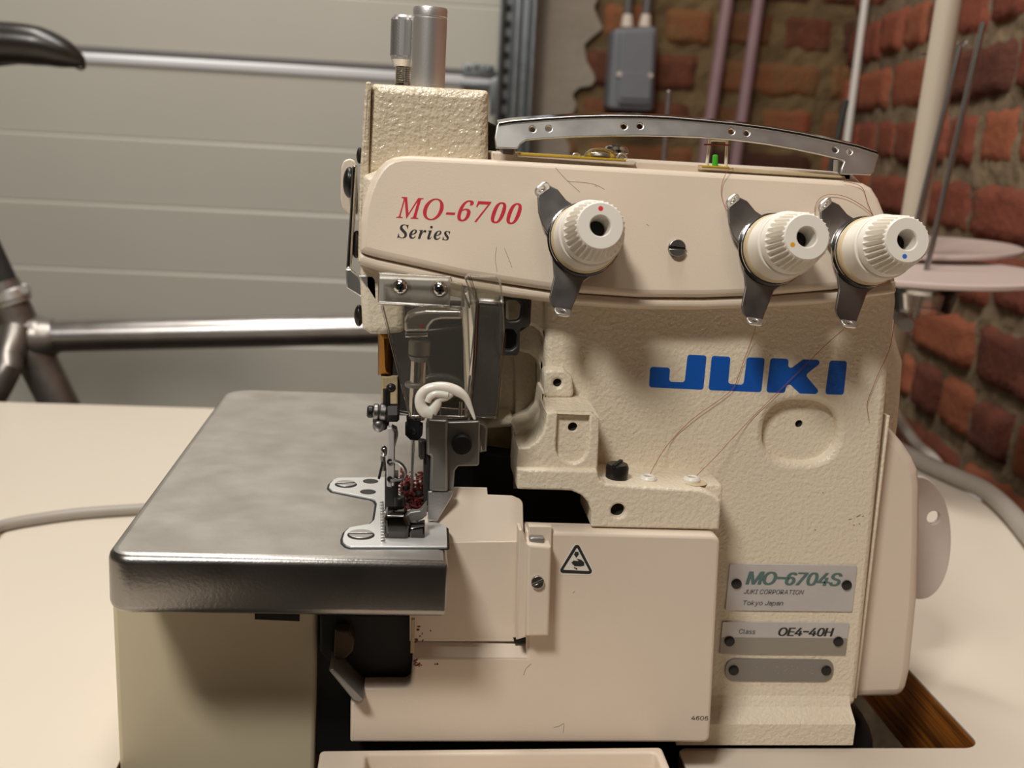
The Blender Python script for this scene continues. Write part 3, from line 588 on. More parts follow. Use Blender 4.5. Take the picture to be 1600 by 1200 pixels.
MB().tube([hd + V3((.012, 0, -.08)), bb], .021, 18, 1).out('down_tube', m_bike, bk)
a_, b_ = at(-4, 466), at(40, 452)
c0 = at(16, 461); dc = (ax[0]-ax[1]).normalized()
cl = MB().cyl(c0 - dc*8*sc, c0 + dc*9*sc, 31*sc, 30*sc, 28, 2*sc); cl.cyl(c0 - dc*13*sc, c0 - dc*9.5*sc, 30*sc, n=28); cl.cyl(at(38, 452, -.012), at(38, 452, .02), 8*sc, n=16, bev=.001); cl.out('seat_clamp', m_rail, bk)
sp0 = at(14, 452); spd = (at(-14, 392) - at(14, 452)).normalized(); stop = sp0 + spd*.30
MB().tube([sp0, stop], 17.5*sc, 20, 1).out('seat_post', m_dgrey, bk)
sd = MB(); 
sd.tube([at(-330, 92), at(-240, 74), at(-140, 66), at(0, 67), at(60, 72), at(100, 84), at(122, 95), at(131, 103)], [66*sc, 70*sc, 48*sc, 30*sc, 28*sc, 21*sc, 12*sc, 3*sc], 22, 6)
sdo = sd.out('saddle', m_saddle, bk, 1.2)
MB().tube([stop, at(-120, 130), at(-40, 104), at(60, 92)], .0035, 8, 4).out('saddle_rail', m_dgrey, bk)
pt = MB(); pt.tube([at(112, 96), at(121, 103), at(127, 106), at(131, 103), at(129, 97)], [4*sc, 4.5*sc, 4*sc, 3.5*sc, 2*sc], 10, 3); pt.out('nose_flap', m_saddle, sdo)

# ------------------------------------------------------------------ table
z0 = ZP(0)
xr = z0.at(1600, 826).x
tb = thing('sewing_table', 'cream-topped sewing table with cut-out around the overlock machine', 'table', (.0, .2, 0))
fx = z0.at(1425, 1050).x; fy = z0.at(1400, 1168.5).y
cut = [(fx, .13), (fx, fy), (z0.at(1060, 1172).x, fy), (z0.at(1060, 1172).x, -.31), (-.088, -.31), (-.088, .13)]
hx = YP(-.02).at(187.5, 1200).x - .0008
out = [(-.9, .575), (xr, .575), (xr, -.30), (cut[3][0], -.30)]
# the opening runs out through the front edge: one outline round it
L = [(-.95, -.30), (-.95, .575), (xr, .575), (xr, -.30), (cut[2][0], -.30), (cut[2][0], fy), (fx, fy), (fx, .16), (hx, .16), (hx, -.30)]
L = rnd(L, [.01, .01, .01, .01, .006, .004, .009, .01, .01, .006], 6)
slab('laminate_top', [L], z0, .0016, .0004, m_lam, tb)
L2 = rnd([(x, y) for x, y in L], 0)
slab('plywood_core', [L], z0.off(-.0017), .040, .0004, m_wood, tb)
for (x, y) in ((-.88, -.2), (-.88, .5), (xr - .06, .5), (xr - .06, -.2)):
    MB().box((x, y, .354), (.045, .045, .708), .004).out('leg', m_dgrey, tb)

# cables lying on the table
def on_table(pts, h): return [ZP(h).at(*q) for q in pts]
tag(MB().tube([V3((x, y, T + .0037)) for x, y in ((-.88, .02), (-.74, .07), (-.6, .12), (-.46, .172))] + on_table([(-90, 850), (0, 822.5), (60, 811), (130, 802), (230, 795), (330, 788)], .0036), .0038, 14).out('power_cable', m_hose), 'grey cable curving over the table left of the machine', 'cable')
tag(MB().tube(on_table([(1402, 702), (1420, 711), (1445, 724), (1490, 744), (1535, 764), (1570, 792), (1610, 838), (1660, 905)], .0075), .0072, 16).out('power_hose', m_hose), 'thick grey hose along the right edge of the table', 'hose')
wp = [YP(.60).at(1380, 600), YP(.59).at(1402, 648), YP(.565).at(1430, 690), Pl((xr + .016, 0, T), (0, 1, 0), (0, 0, 1)).at(1470, 732)]; wp.append(wp[-1] + V3((.02, -.05, -.05))); wp.append(wp[-1] + V3((.01, -.02, -.3)))
tag(MB().tube(wp, .0052, 12).out('data_cable', m_wcable), 'white cable dropping to the table behind the machine, below brick wall', 'cable')

# ------------------------------------------------------------------ thread stand
ps = YP(.46); ts = thing('thread_stand', 'thread stand with cream pole, steel pins and plastic discs behind the machine', 'thread stand', (ps.at(1400, 500).x, .46, T))
def rod(a, c, Y, r, name, m, down=None, cap=None):
    P0, P1 = YP(Y).at(*a), YP(Y).at(*c); d = (P1-P0).normalized()
    if down is not None: P1 = P0 + d*((P0.z - T - down)/-d.z)
    return MB().cyl(P0, P1, r, n=18, bev=r*.25).out(name, m, ts), P0, P1
_, a, foot = rod((1497.7, -90), (1430, 325), .46, .0103, 'pole', m_pole, .0)
rod((1537, 35), (1447, 425), .40, .0023, 'spool_pin', m_pin, .135)
rod((1500, 72), (1445, 297), .443, .0024, 'spool_pin', m_pin, .135)
rod((1432, 380), (1428, 396), .52, .0024, 'spool_pin', m_pin, .135)
rod((1046, 142), (1037, 260), .42, .0021, 'spool_pin', m_dchrome, .135)
rod((1322, 156), (1297, 270), .50, .0030, 'spool_pin', m_dgrey, .135)
MB().cyl(foot, foot + V3((0, 0, .012)), .02, .016, 28, .002).out('foot', m_dgrey, ts)
bx = MB(); zb_ = T + .13
for (q0, q1) in (((YP(.42).at(1030, 400).x, .42), (YP(.50).at(1275, 400).x, .5)), ((YP(.50).at(1275, 400).x, .5), (ps.at(1400, 500).x, .46)), ((ps.at(1400, 500).x, .46), (YP(.40).at(1412, 540).x, .40)), ((ps.at(1400, 500).x, .46), (YP(.52).at(1385, 560).x, .52))):
    bx.tube([(q0[0], q0[1], zb_), (q1[0], q1[1], zb_)], .006, 10, 1)
bx.out('spool_arm', m_dchrome, ts)
def disc(c, Y, rpx, tilt, name):
    q = YP(Y).at(*c); R = rpx*(Y + .43)/F_PX
    n = V3((tilt, -.012, 1)).normalized()
    MB().lathe(q, n, [(-.0035, 0), (-.0035, R*.96), (-.002, R), (.0005, R), (.0015, R*.975), (.0008, R*.9), (.0004, .006), (.0004, 0)], 64).out(name, m_frost, ts)
    return q, n, R
q, n, R = disc((1447, 423), .40, 190, -.03, 'spool_disc')
MB().lathe(q, n, [(-.004, R*.42), (-.012, R*.40), (-.016, R*.28), (-.032, R*.24), (-.033, R*.2), (-.017, R*.24), (-.011, R*.37), (-.004, R*.40)], 40).out('clear_cup', m_clear2, ts)
disc((1432, 384), .52, 160, -.05, 'spool_disc')
gw = YP(.48); MB().tube([gw.at(1438, 84), gw.at(1465, 86), gw.at(1492, 84), gw.at(1503, 74), gw.at(1510, 64), gw.at(1498, 68), gw.at(1493, 80)], .0011, 8, 4).out('thread_guide_wire', m_dchrome, ts)

# ------------------------------------------------------------------ the overlock sewing machine
P0 = YP(0)
mc = thing('sewing_machine', 'large cream overlock sewing machine with blue lettering in the table cut-out', 'sewing machine', (.1, .05, T + .003))

# main casting with its oval recess
def superell(cx, cy, rx, ry, e, n=56, lean=0):
    o = []
    for k in range(n):
        a = 2*PI*k/n; c, s = math.cos(a), math.sin(a)
        x = rx*abs(c)**(2/e)*(1 if c >= 0 else -1); y = ry*abs(s)**(2/e)*(1 if s >= 0 else -1)
        o.append((cx + x - lean*y, cy + y + .035*x))
    return o
body_px = [(852, 305), (1372, 322), (1390, 345), (1402, 470), (1337, 1105), (930, 1105), (930, 742), (852, 742)]
oval = pxs(P0, superell(1251.5, 675, 58, 48.5, 2.5, lean=.08))
bodym = [slab_mesh([rnd(pxs(P0, body_px), .003), oval], P0, .135, .0028)]
fl = P0.off(-.0052)
bodym.append(slab_mesh([pxs(fl, superell(1251.5, 675, 63, 53, 2.5, lean=.08)), circ(fl.uv(1248.6, 662.5), .0017, 16)], fl, .012, .0001))
bodym.append(slab_mesh([pxs(fl, [(1200, 640), (1300, 640), (1300, 700), (1200, 700)])], fl.off(-.014), .003, .0001))
# flared foot of the casting
za = P0.at(1300, 1072).z; zbm = P0.at(1300, 1112).z; zc = P0.at(1300, 1145.5).z
yf = -.010
pr = [(.03, za), (0, za), (-.0006, za - (za-zbm)*.35), (-.003, za - (za-zbm)*.68), (yf + .001, zbm + .0004), (yf, zbm - .0006), (yf, zc), (.03, zc)]
xl, xr2 = YP(yf).at(1060, 1130).x, YP(yf).at(1337, 1130).x
bm = bmesh.new(); A = [bm.verts.new((xl, y, z)) for y, z in pr]; B = [bm.verts.new((xr2, y, z)) for y, z in pr]
for i in range(len(pr)): bm.faces.new((A[i], A[(i+1) % len(pr)], B[(i+1) % len(pr)], B[i]))
bm.faces.new(A[::-1]); bm.faces.new(B); bmesh.ops.recalc_face_normals(bm, faces=bm.faces)
ft = bpy.data.meshes.new('f'); bm.to_mesh(ft); bm.free(); bodym.append(ft)
MBb = YP(.03); bodym.append(slab_mesh([rnd(pxs(MBb, [(1060, 1070), (1330, 1070), (1322, 1148), (1060, 1148)]), .004)], MBb, .11, .003))
body = link('body_casting', join_meshes(bodym), m_body, mc)

# looper bracket: lower arm, stepped upper block with its U-shaped pocket, ledge
pk = YP(-.028)
low = [(808, 733), (934, 736), (935, 744), (939, 751), (947, 755.5), (960, 757), (1000, 760), (1098, 766), (1108, 770), (1125, 781), (1127, 790), (1124, 828.5), (924, 824), (924, 800), (919, 785), (908, 774), (893, 767.5), (870, 766.5), (808, 765)]
hole1 = circ(pk.uv(966, 798.5), 12*.4/F_PX, 26)
br = [slab_mesh([rnd(pxs(pk, low), .0008), hole1], pk, .030, .0011)]
br.append(slab_mesh([pxs(pk, [(940, 780), (995, 780), (995, 820), (940, 820)])], pk.off(-.012), .004, .0001))
ku = YP(-.0245)
upx = [(854, 645), (868, 644), (925, 647), (937, 655), (934, 742), (806, 742), (810, 700), (824, 698), (838, 690), (848, 676), (852, 660)]
poc = pxs(ku, [(871, 644.8), (921, 646.6)] + [(920 - 1.5*k/4, 690 + 5*k) for k in range(3)] + circ((893.5, 702), 25, 9, 22, .1, PI - .1)[0:] + [(869, 690)])
pocket_open = rnd(pxs(ku, [(854, 645), (868, 644), (872, 644.5), (870, 700)]) , 0)
Lc = pxs(ku, [(854, 645), (871.5, 644.5), (869, 690), (869, 703), (872, 712), (878, 719), (888, 724), (900, 723.5), (910, 718.5), (916, 711), (919, 702), (921.5, 646.5), (927, 647.5), (937, 655), (934, 742), (806, 742), (810, 701), (826, 699), (839, 690), (849, 676), (853, 660)])
br.append(slab_mesh([Lc], ku, .026, .0009))
kf = ku.off(-.0025); br.append(slab_mesh([pxs(kf, [(862, 640), (926, 642), (924, 735), (862, 735)]), circ(kf.uv(895, 667.5), .0019, 16)], kf, .02, .0002))
br.append(slab_mesh([pxs(kf, [(885, 655), (905, 655), (905, 680), (885, 680)])], kf.off(-.009), .002, .0001))
# chamfer under the small boss, falling forward to the block
def wedge(a, ya, b, yb, back=.012):           # strip between two picture edges lying at two depths
    bm = bmesh.new(); v = [bm.verts.new(YP(ya).at(*q)) for q in a] + [bm.verts.new(YP(yb).at(*q)) for q in b[::-1]]
    bm.faces.new(v); w = [bm.verts.new(x.co + V3((0, back, -.0005))) for x in v]; bm.faces.new(w[::-1]); n = len(v)
    for i in range(n): bm.faces.new((v[i], w[i], w[(i+1) % n], v[(i+1) % n]))
    bmesh.ops.recalc_face_normals(bm, faces=bm.faces); me = bpy.data.meshes.new('w'); bm.to_mesh(me); bm.free(); return me
br.append(wedge([(850, 621), (900, 621), (922, 627)], -.006, [(854, 646), (925, 648.5), (938, 655)], -.0243, .02))
kb = YP(-.006)
br.append(slab_mesh([rnd(pxs(kb, [(850, 578), (882, 578), (895, 590), (897, 622), (850, 622)]), .002), circ(kb.uv(871.3, 599), .0017, 16)], kb, .01, .0012))
br.append(slab_mesh([pxs(kb, [(862, 590), (880, 590), (880, 610), (862, 610)])], kb.off(-.006), .002, .0001))
# ledge floor: rises to the main face behind
zl = pk.at(1040, 763).z
bm = MB(); bm.box(((YP(-.014).at(936, 750).x + YP(-.014).at(1122, 760).x)/2, -.010, zl - .009), (YP(-.014).at(1122, 760).x - YP(-.014).at(936, 750).x, .024, .018), .002); br.append(bm.mesh())
bracket = link('looper_bracket', join_meshes(br), m_body, mc)
MB().cyl(pk.off(-.0035).at(966, 798.5), pk.off(-.0055).at(966, 798.5), .0034, n=24).out('bolt_hole', m_black, bracket)  # black discs in the bolt holes stand in for their inner shade
for pq, q, d in ((kf, (895, 667.5), .002), (kb, (871.3, 599), .002), (fl, (1248.6, 662.5), .0015)): MB().cyl(pq.off(-d).at(*q), pq.off(-d - .002).at(*q), .0021, n=20).out('bolt_hole', m_black, bracket)
pt_ = Pl((0, 0, zl), (1, 0, 0), (0, 1, 0))
cq = pt_.at(963, 750); th = MB(); th.lathe(cq, (0, 0, 1), [(0, 0), (0, .0044), (.0055, .0046), (.0068, .004), (.0068, 0)], 28)
ths = th.out('thumb_screw', m_dark, mc)
MB().box(cq + V3((0, 0, .0066)), (.0014, .0096, .0016), 0, Matrix.Rotation(-.5, 3, 'Z')).out('slot', m_black, ths)
for q in ((1012, 750), (1080.5, 751.5)):
    c = pt_.at(*q); MB().lathe(c, (0, 0, 1), [(-.002, .0019), (.0014, .0017), (.0020, .0022), (.0018, .0029), (.0009, .0036), (0, .0036), (-.002, .0036)], 24).out('eyelet', m_white, mc)
    MB().cyl(c - V3((0, 0, .001)), c + V3((0, 0, .0008)), .0019, n=16).out('eyelet_hole', m_black, mc)
    s_ = MB(); s_.lathe(c + V3((.0012, -.001, .00003)), (0, 0, 1), [(0, 0), (0.00005, .0046), (-.0002, .0050)], 20); s_.out('oil_stain', m_aged, mc)

# recess left of the main face
Aa, Bb, Cc, Dd = YP(.003), YP(.010), YP(.030), YP(-.006)
rc = [slab_mesh([pxs(Aa, [(790, 440), (853, 440), (853, 545), (850, 530), (843, 518), (834, 511), (825, 508), (790, 508)])], Aa, .02, .0015)]
rc.append(slab_mesh([pxs(Bb, [(770, 480), (854, 480), (854, 765), (803, 765), (803, 666), (828, 655), (841, 640), (846, 612), (846, 582), (840, 564), (828, 554), (812, 550), (770, 550)])], Bb, .02, .0015))
rc.append(slab_mesh([pxs(Cc, [(804, 480), (870, 480), (870, 780), (804, 780)])], Cc, .02, .001))
rc.append(slab_mesh([pxs(Cc.off(-.002), [(735, 480), (806, 480), (806, 780), (735, 780)])], Cc.off(-.002), .02, .001))
rc.append(slab_mesh([rnd(pxs(Dd, [(803, 672), (830, 660), (845, 640), (847, 610), (853, 612), (853, 662), (849, 678), (838, 691), (824, 699), (811, 700)]), .002)], Dd, .02, .003))
link('recess_wall', join_meshes(rc), m_body, mc)
E2 = YP(.024)
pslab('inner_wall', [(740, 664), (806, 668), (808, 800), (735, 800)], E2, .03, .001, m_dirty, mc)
pslab('inner_ledge', [(700, 651), (765, 657), (800, 656), (806, 662), (800, 668), (765, 671), (700, 668)], YP(.012), .03, .002, m_body, mc, .001)
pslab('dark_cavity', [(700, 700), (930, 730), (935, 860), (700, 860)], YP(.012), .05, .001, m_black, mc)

# head: casting behind the cover, tower, left end plate
hp = YP(-.003)
pslab('head_casting', [(567, 275), (600, 262), (1330, 300), (1360, 330), (1370, 450), (860, 470), (735, 470), (660, 455), (632, 470), (632, 520), (600, 524), (578, 523), (566, 514), (562, 440)], hp, .11, .003, m_body, mc, .002)
tp = YP(.004)
tower = pslab('head_tower', [(581.5, 130), (764, 141), (763, 290), (571, 275)], tp, .05, .0035, m_tower, mc, .0015)
pslab('end_plate', [(571, 128), (580, 127), (575, 290), (567, 412), (559, 412), (561, 290)], YP(.002), .085, .0012, m_tower, mc, .0008)
pslab('top_plate', [(768, 236), (830, 241), (1330, 270), (1345, 285), (1345, 300), (768, 262)], YP(.006), .08, .001, m_front, mc, .0008)
pslab('tower_gap_fill', [(763, 190), (776, 196), (776, 244), (763, 243)], YP(.03), .03, .001, m_black, mc)  # black slab filling the gap beside the tower, in place of its shade

# posts on the tower
q = YP(.030); a, c = q.at(626, 24), q.at(629, 128); ax = V3((0, 0, 1)); a.x = c.x
kn = MB(); h0 = q.at(627, 104).z; h1 = a.z; hk = q.at(627, 90).z; hs = .46/F_PX
base = V3((c.x, .03, c.z))
n_ = 17; rows = 11
kn.lathe(V3((c.x, .03, h0)), ax, [(0, 0), (0, 14*hs), (.0026, 18.3*hs), (hk - h0, 18.3*hs)] + [(hk - h0 + (h1 - hk - .0012)*k/(rows*2), 18.3*hs) for k in range(1, rows*2)] + [(h1 - h0 - .001, 18.0*hs), (h1 - h0, 16*hs), (h1 - h0, 0)], n_*2,
         lambda j, k: (.0005 if (j % 2 == 0) == (k % 2 == 0) else -.0004) if 4 <= j < 3 + rows*2 else 0)
ps_ = kn.out('pressure_screw', m_tube, mc, .01)
nb = 13; thr = [(0, 0), (0, 11*hs)]
for k in range(nb): t = (h0 - base.z + .004)*k/nb - .002; thr += [(t + .0002, 11.6*hs), (t + .0005, 10.2*hs), (t + .0008, 11.6*hs)]
thr += [(h0 - base.z + .001, 11*hs), (h0 - base.z + .001, 0)]
MB().lathe(base, ax, thr, 30).out('screw_thread', m_chrome, ps_, .3)
q = YP(.022); a, c = q.at(672, 10), q.at(668, 131); hs = .452/F_PX; H = a.z - c.z; a.x = c.x
MB().lathe(V3((c.x, .022, c.z - .004)), ax, [(0, 0), (0, 25.8*hs), (H - .0008, 25.8*hs), (H - .0005, 25*hs), (H - .0002, 25*hs), (H, 25.9*hs), (H + .0026, 25.9*hs), (H + .0034, 24.8*hs), (H + .0034, 0)], 48).out('spring_tube', m_tube, mc)

# ------------------------------------------------------------------ tension cover: a face leaning back
TL = math.radians(13)
b0 = YP(-.016).at(900, 470)
PC = Pl(b0, (1, 0, 0), (0, math.sin(TL), math.cos(TL)))
cov_top = [(563, 345), (566, 322), (572, 300), (580, 279), (591, 261), (602, 250), (614, 244), (628, 241.5), (645, 241), (765, 247), (1000, 261), (1200, 272.5), (1320, 280), (1350, 284), (1364, 292), (1375, 310), (1384, 332), (1390, 350), (1396, 400)]
groove = [(1399, 436), (1305, 451), (1200, 460), (1100, 463.5), (1000, 463), (912, 457), (860, 452), (800, 443), (725, 431), (650, 414), (590, 401), (572, 396), (562, 391)]
lip = [(1401, 457), (1297, 471), (1200, 477), (1100, 480.5), (1000, 479.5), (905, 473), (855, 467.5), (800, 461), (725, 448), (650, 433), (592, 420), (570, 413), (560, 408)]
cv = [slab_mesh([rnd(pxs(PC, cov_top + groove), .0012)], PC, .016, .0026)]
Pb = PC.off(-.0030)
cv.append(slab_mesh([rnd(pxs(Pb, [(x + (2 if k == 0 else 0), y + 2.6) for k, (x, y) in enumerate(groove)][::-1] + lip[:1] + lip[1:]), .0004)], Pb, .0130, .0014))
Pb2 = PC.off(-.0046); cv.append(slab_mesh([pxs(Pb2, [(570, 330), (1390, 380)] + [(x, y - 3) for x, y in lip])], Pb2, .009, .0008))
cover = link('tension_cover', join_meshes(cv), m_cover, mc)
Pg = PC
# printed series name
G = {'M':[[(-36,0),(-32,13),(-18,14),(-7,16),(3,18),(12,22),(19,28),(25,36),(30,45),(35,58),(40,73),(128,385),(131,398),(133,410),(134,419),(132,429),(128,437),(122,443),(112,447),(99,450),(83,451),(87,465),(212,465),(261,108),(496,465),(624,465),(620,451),(615,451),(597,450),(583,446),(572,439),(563,428),(555,413),(548,392),(465,80),(460,60),(459,54),(458,49),(458,45),(459,35),(463,27),(470,21),(480,18),(493,15),(509,13),(506,0),(322,0),(325,11),(338,13),(350,15),(359,18),(367,23),(375,30),(381,39),(386,50),(392,65),(397,83),(480,392),(219,0),(210,0),(157,393),(77,103),(71,81),(68,62),(66,48),(68,36),(72,27),(78,21),(88,17),(101,14),(118,13),(114,0)]],'O':[[(200,-10),(165,-8),(133,-1),(105,11),(80,27),(60,46),(43,70),(31,98),(24,128),(21,162),(23,192),(29,222),(38,253),(51,282),(66,310),(84,338),(105,364),(127,387),(151,409),(177,428),(204,444),(232,457),(261,467),(290,473),(319,475),(354,472),(385,465),(413,453),(437,437),(457,417),(473,393),(485,365),(492,335),(494,302),(493,277),(489,252),(482,227),(473,201),(462,176),(449,152),(434,128),(418,106),(400,85),(381,65),(361,48),(340,32),(296,9),(250,-5)],[(201,10),(224,12),(246,18),(268,29),(288,43),(308,60),(327,80),(345,102),(361,127),(375,153),(388,181),(398,210),(407,240),(413,271),(417,301),(418,331),(416,368),(407,399),(393,423),(373,441),(349,451),(320,455),(296,452),(272,445),(248,434),(225,418),(203,398),(182,374),(163,348),(146,318),(130,286),(120,261),(112,236),(106,211),(101,186),(98,162),(97,137),(100,99),(109,68),(125,43),(145,25),(171,14)]],'S':[[(154,-11),(126,-9),(94,-2),(58,10),(51,12),(44,14),(38,14),(33,14),(28,12),(24,9),(19,5),(15,0),(9,-7),(-9,-7),(26,144),(45,144),(45,140),(48,101),(56,69),(71,45),(91,27),(115,16),(145,13),(160,14),(174,18),(187,25),(198,34),(208,44),(217,56),(223,69),(226,83),(228,97),(227,110),(223,123),(218,134),(211,146),(201,158),(190,170),(176,184),(160,198),(142,214),(125,230),(110,245),(98,258),(89,271),(82,283),(76,295),(73,308),(71,321),(70,336),(72,360),(78,381),(88,401),(102,419),(118,434),(137,446),(159,455),(182,461),(208,463),(220,462),(234,461),(248,458),(263,455),(279,451),(296,445),(302,443),(307,442),(312,442),(323,444),(333,450),(342,461),(360,461),(328,322),(308,322),(309,325),(309,327),(309,330),(309,337),(308,356),(304,374),(298,390),(289,404),(279,416),(267,426),(254,433),(239,438),(224,439),(205,437),(189,430),(174,419),(162,404),(155,387),(153,368),(155,356),(159,343),(166,331),(175,319),(185,307),(197,295),(204,288),(212,281),(219,274),(227,267),(235,261),(242,254),(262,235),(279,215),(293,195),(303,173),(310,150),(312,126),(307,86),(293,53),(270,25),(239,5),(200,-7)]],'e':[[(87,-9),(60,-6),(36,3),(16,19),(1,40),(-8,67),(-11,98),(-9,122),(-3,147),(6,172),(18,196),(32,219),(49,240),(68,260),(88,276),(109,290),(131,301),(154,307),(176,310),(197,308),(215,302),(230,293),(241,280),(247,265),(249,248),(244,222),(230,197),(207,174),(173,153),(131,136),(79,124),(76,112),(75,100),(75,88),(76,73),(80,60),(87,50),(96,42),(108,37),(122,36),(147,42),(171,62),(195,95),(214,83),(179,32),(136,1)],[(84,146),(104,152),(123,161),(140,171),(156,184),(169,197),(179,212),(187,228),(192,244),(193,260),(193,268),(191,275),(187,280),(182,284),(177,287),(171,287),(156,283),(141,272),(126,252),(110,224),(96,189)]],'r':[[(-14,0),(42,211),(46,222),(48,232),(50,240),(51,247),(51,251),(52,254),(49,264),(39,271),(24,273),(18,273),(17,289),(58,295),(102,302),(151,310),(114,189),(125,209),(135,227),(144,243),(154,257),(163,270),(171,280),(180,289),(188,296),(197,302),(205,306),(214,309),(222,310),(243,305),(255,290),(259,265),(258,251),(255,240),(249,230),(241,223),(232,219),(220,218),(208,220),(196,227),(186,238),(184,240),(182,241),(180,241),(165,234),(148,212),(127,175),(116,151),(105,125),(95,97),(85,67),(75,35),(66,0)]],'i':[[(132,371),(120,373),(109,377),(100,384),(93,393),(89,404),(87,416),(89,428),(93,438),(100,447),(109,454),(120,459),(132,460),(143,459),(154,454),(163,447),(170,438),(175,428),(176,416),(175,404),(170,393),(163,384),(154,377),(143,373)],[(49,-8),(35,-7),(23,-2),(13,5),(6,15),(2,27),(1,41),(1,47),(2,55),(4,64),(6,73),(8,81),(10,87),(44,211),(47,221),(49,229),(51,237),(52,243),(53,249),(53,254),(50,264),(41,271),(26,273),(19,273),(19,289),(43,292),(67,295),(89,299),(110,302),(130,306),(150,310),(89,85),(86,73),(85,63),(84,55),(85,48),(89,44),(95,42),(107,48),(123,64),(142,90),(155,81),(121,31),(85,2)]],'s':[[(91,-9),(73,-8),(52,-3),(28,5),(24,6),(20,7),(15,7),(6,6),(-1,1),(-7,-7),(-24,-4),(-7,109),(13,105),(23,55),(46,24),(81,14),(103,18),(115,31),(120,52),(119,60),(117,68),(114,77),(109,86),(103,96),(95,106),(69,138),(57,155),(47,170),(39,185),(33,200),(29,214),(28,228),(31,250),(39,269),(53,286),(71,299),(92,306),(116,309),(134,308),(156,304),(179,298),(186,296),(188,295),(190,295),(192,295),(201,296),(207,300),(212,307),(230,307),(215,205),(197,207),(184,252),(163,279),(134,288),(124,287),(115,284),(107,278),(101,271),(98,264),(97,255),(100,240),(109,222),(124,202),(131,193),(138,184),(146,176),(153,167),(159,158),(165,149),(172,138),(178,127),(183,116),(187,105),(189,93),(190,82),(189,65),(184,50),(177,36),(168,23),(156,12),(142,3),(126,-4),(109,-8)]],'6':[[(197,-7),(165,-4),(136,4),(109,18),(86,37),(67,62),(51,93),(39,130),(33,173),(30,222),(32,258),(35,293),(42,325),(51,356),(63,384),(77,409),(94,432),(114,450),(137,466),(163,477),(191,484),(222,486),(249,485),(272,482),(291,476),(307,468),(319,459),(329,449),(335,437),(339,425),(340,412),(338,399),(332,387),(322,376),(307,367),(287,362),(260,360),(259,373),(258,387),(256,400),(253,413),(249,424),(243,434),(236,441),(227,445),(216,447),(191,441),(170,426),(152,401),(139,366),(130,322),(125,269),(135,275),(147,281),(161,286),(177,291),(196,293),(218,294),(256,290),(288,278),(315,258),(336,230),(348,196),(352,155),(348,110),(334,71),(313,38),(282,13),(244,-2)],[(199,38),(215,41),(228,49),(239,64),(248,85),(253,113),(255,148),(253,181),(247,208),(238,228),(226,242),(211,250),(193,253),(180,252),(168,249),(154,243),(142,236),(132,228),(125,221),(128,162),(135,116),(147,81),(162,57),(179,42)]],'7':[[(111,0),(289,406),(113,406),(93,403),(80,391),(74,372),(70,338),(30,338),(33,480),(353,480),(353,447),(168,0)]],'0':[[(188,-7),(150,-3),(118,7),(91,24),(69,48),(51,76),(39,111),(30,150),(25,193),(23,241),(25,289),(30,332),(39,371),(51,405),(69,433),(91,456),(118,473),(150,483),(189,486),(225,483),(257,473),(283,456),(305,433),(322,405),(336,370),(345,331),(351,288),(353,240),(351,193),(345,150),(336,110),(322,76),(305,47),(283,24),(256,7),(225,-3)],[(188,37),(210,43),(227,61),(237,91),(243,131),(247,181),(248,240),(247,300),(243,349),(237,390),(227,419),(211,437),(189,443),(166,437),(150,419),(139,390),(132,349),(128,300),(127,240),(128,181),(132,131),(139,91),(150,61),(166,43)]]}
def word(name, s, pl, lb, rb, topref, mt, shear=0, gap={}, narrow={}, bold={}, cap=465, par=None):
    x = 0; groups = []
    for ch in s:
        g = [[(0, 130), (190, 130), (190, 185), (0, 185)]] if ch == '-' else G[ch]
        sh = shear if ch in '670-' else 0; k = narrow.get(ch, 1); bd = bold.get(ch, 0)
        A0 = max(g, key=lambda l: abs(area2(l)))
        g = [offset_loop(clean(l), -bd if area2(l)*area2(A0) > 0 else bd) for l in g] if bd else g
        pts = [[(p[0]*k + sh*p[1], p[1]) for p in l] for l in g]
        mn = min(p[0] for l in pts for p in l); mxx = max(p[0] for l in pts for p in l)
        groups.append([[(p[0] - mn + x, p[1]) for p in l] for l in pts]); x += mxx - mn + gap.get(ch, gap.get('*', 40))
    return lettering(name, groups, pl, lb, rb, topref, cap, mt, par)
lab(word('printed_series_number', 'MO-6700', PC, (619, 340), (814.5, 351), (628, 308), m_red, .30, {'M': -6, 'O': 45, '-': 40, '6': 22, '7': -2, '0': 10}, {'6': .86, '7': .9, '0': .84, 'M': .84, 'O': .9}, {'M': 4, 'O': 5, '6': -3, '7': -3, '0': -3}, par=cover), 'red italic lettering')
lab(word('printed_series_word', 'Series', PC, (620.5, 371.5), (703, 375.5), (632, 350.5), m_ink, 0, {'*': 34, 'S': 18}, {}, par=cover), 'black italic lettering')
def marks(name, pl, lines, mt, parent, r, text_):
    for l in lines: o = MB().tube([pl.off(.00002).at(*q) for q in l], r, 5, 4).out(name, mt, parent); o['label'] = text_

marks('scratch', PC, [[(868, 262), (885, 281), (906, 300)], [(886, 283), (925, 287), (945, 296)], [(930, 290), (933, 292)], [(776, 386), (774, 405), (777, 425)], [(788, 388), (794, 402), (800, 418)], [(1010, 350), (1014, 353)]], m_gink, cover, .00007, 'thin grey scratch')
marks('speck', P0, [[(1326, 812), (1331, 811)], [(1338, 808), (1342, 806), (1345, 804)], [(1347, 807), (1350, 806)], [(1333, 820), (1335, 821)], [(1342, 818), (1344, 820)], [(1285, 770), (1287, 770)], [(1273, 828), (1275, 828)]], m_ink, body, .00012, 'small black speck')
slot_screw('cover_screw', PC, (1056.5, 388.5), 14*.41/F_PX, .0024, m_dchrome, cover, -.02)

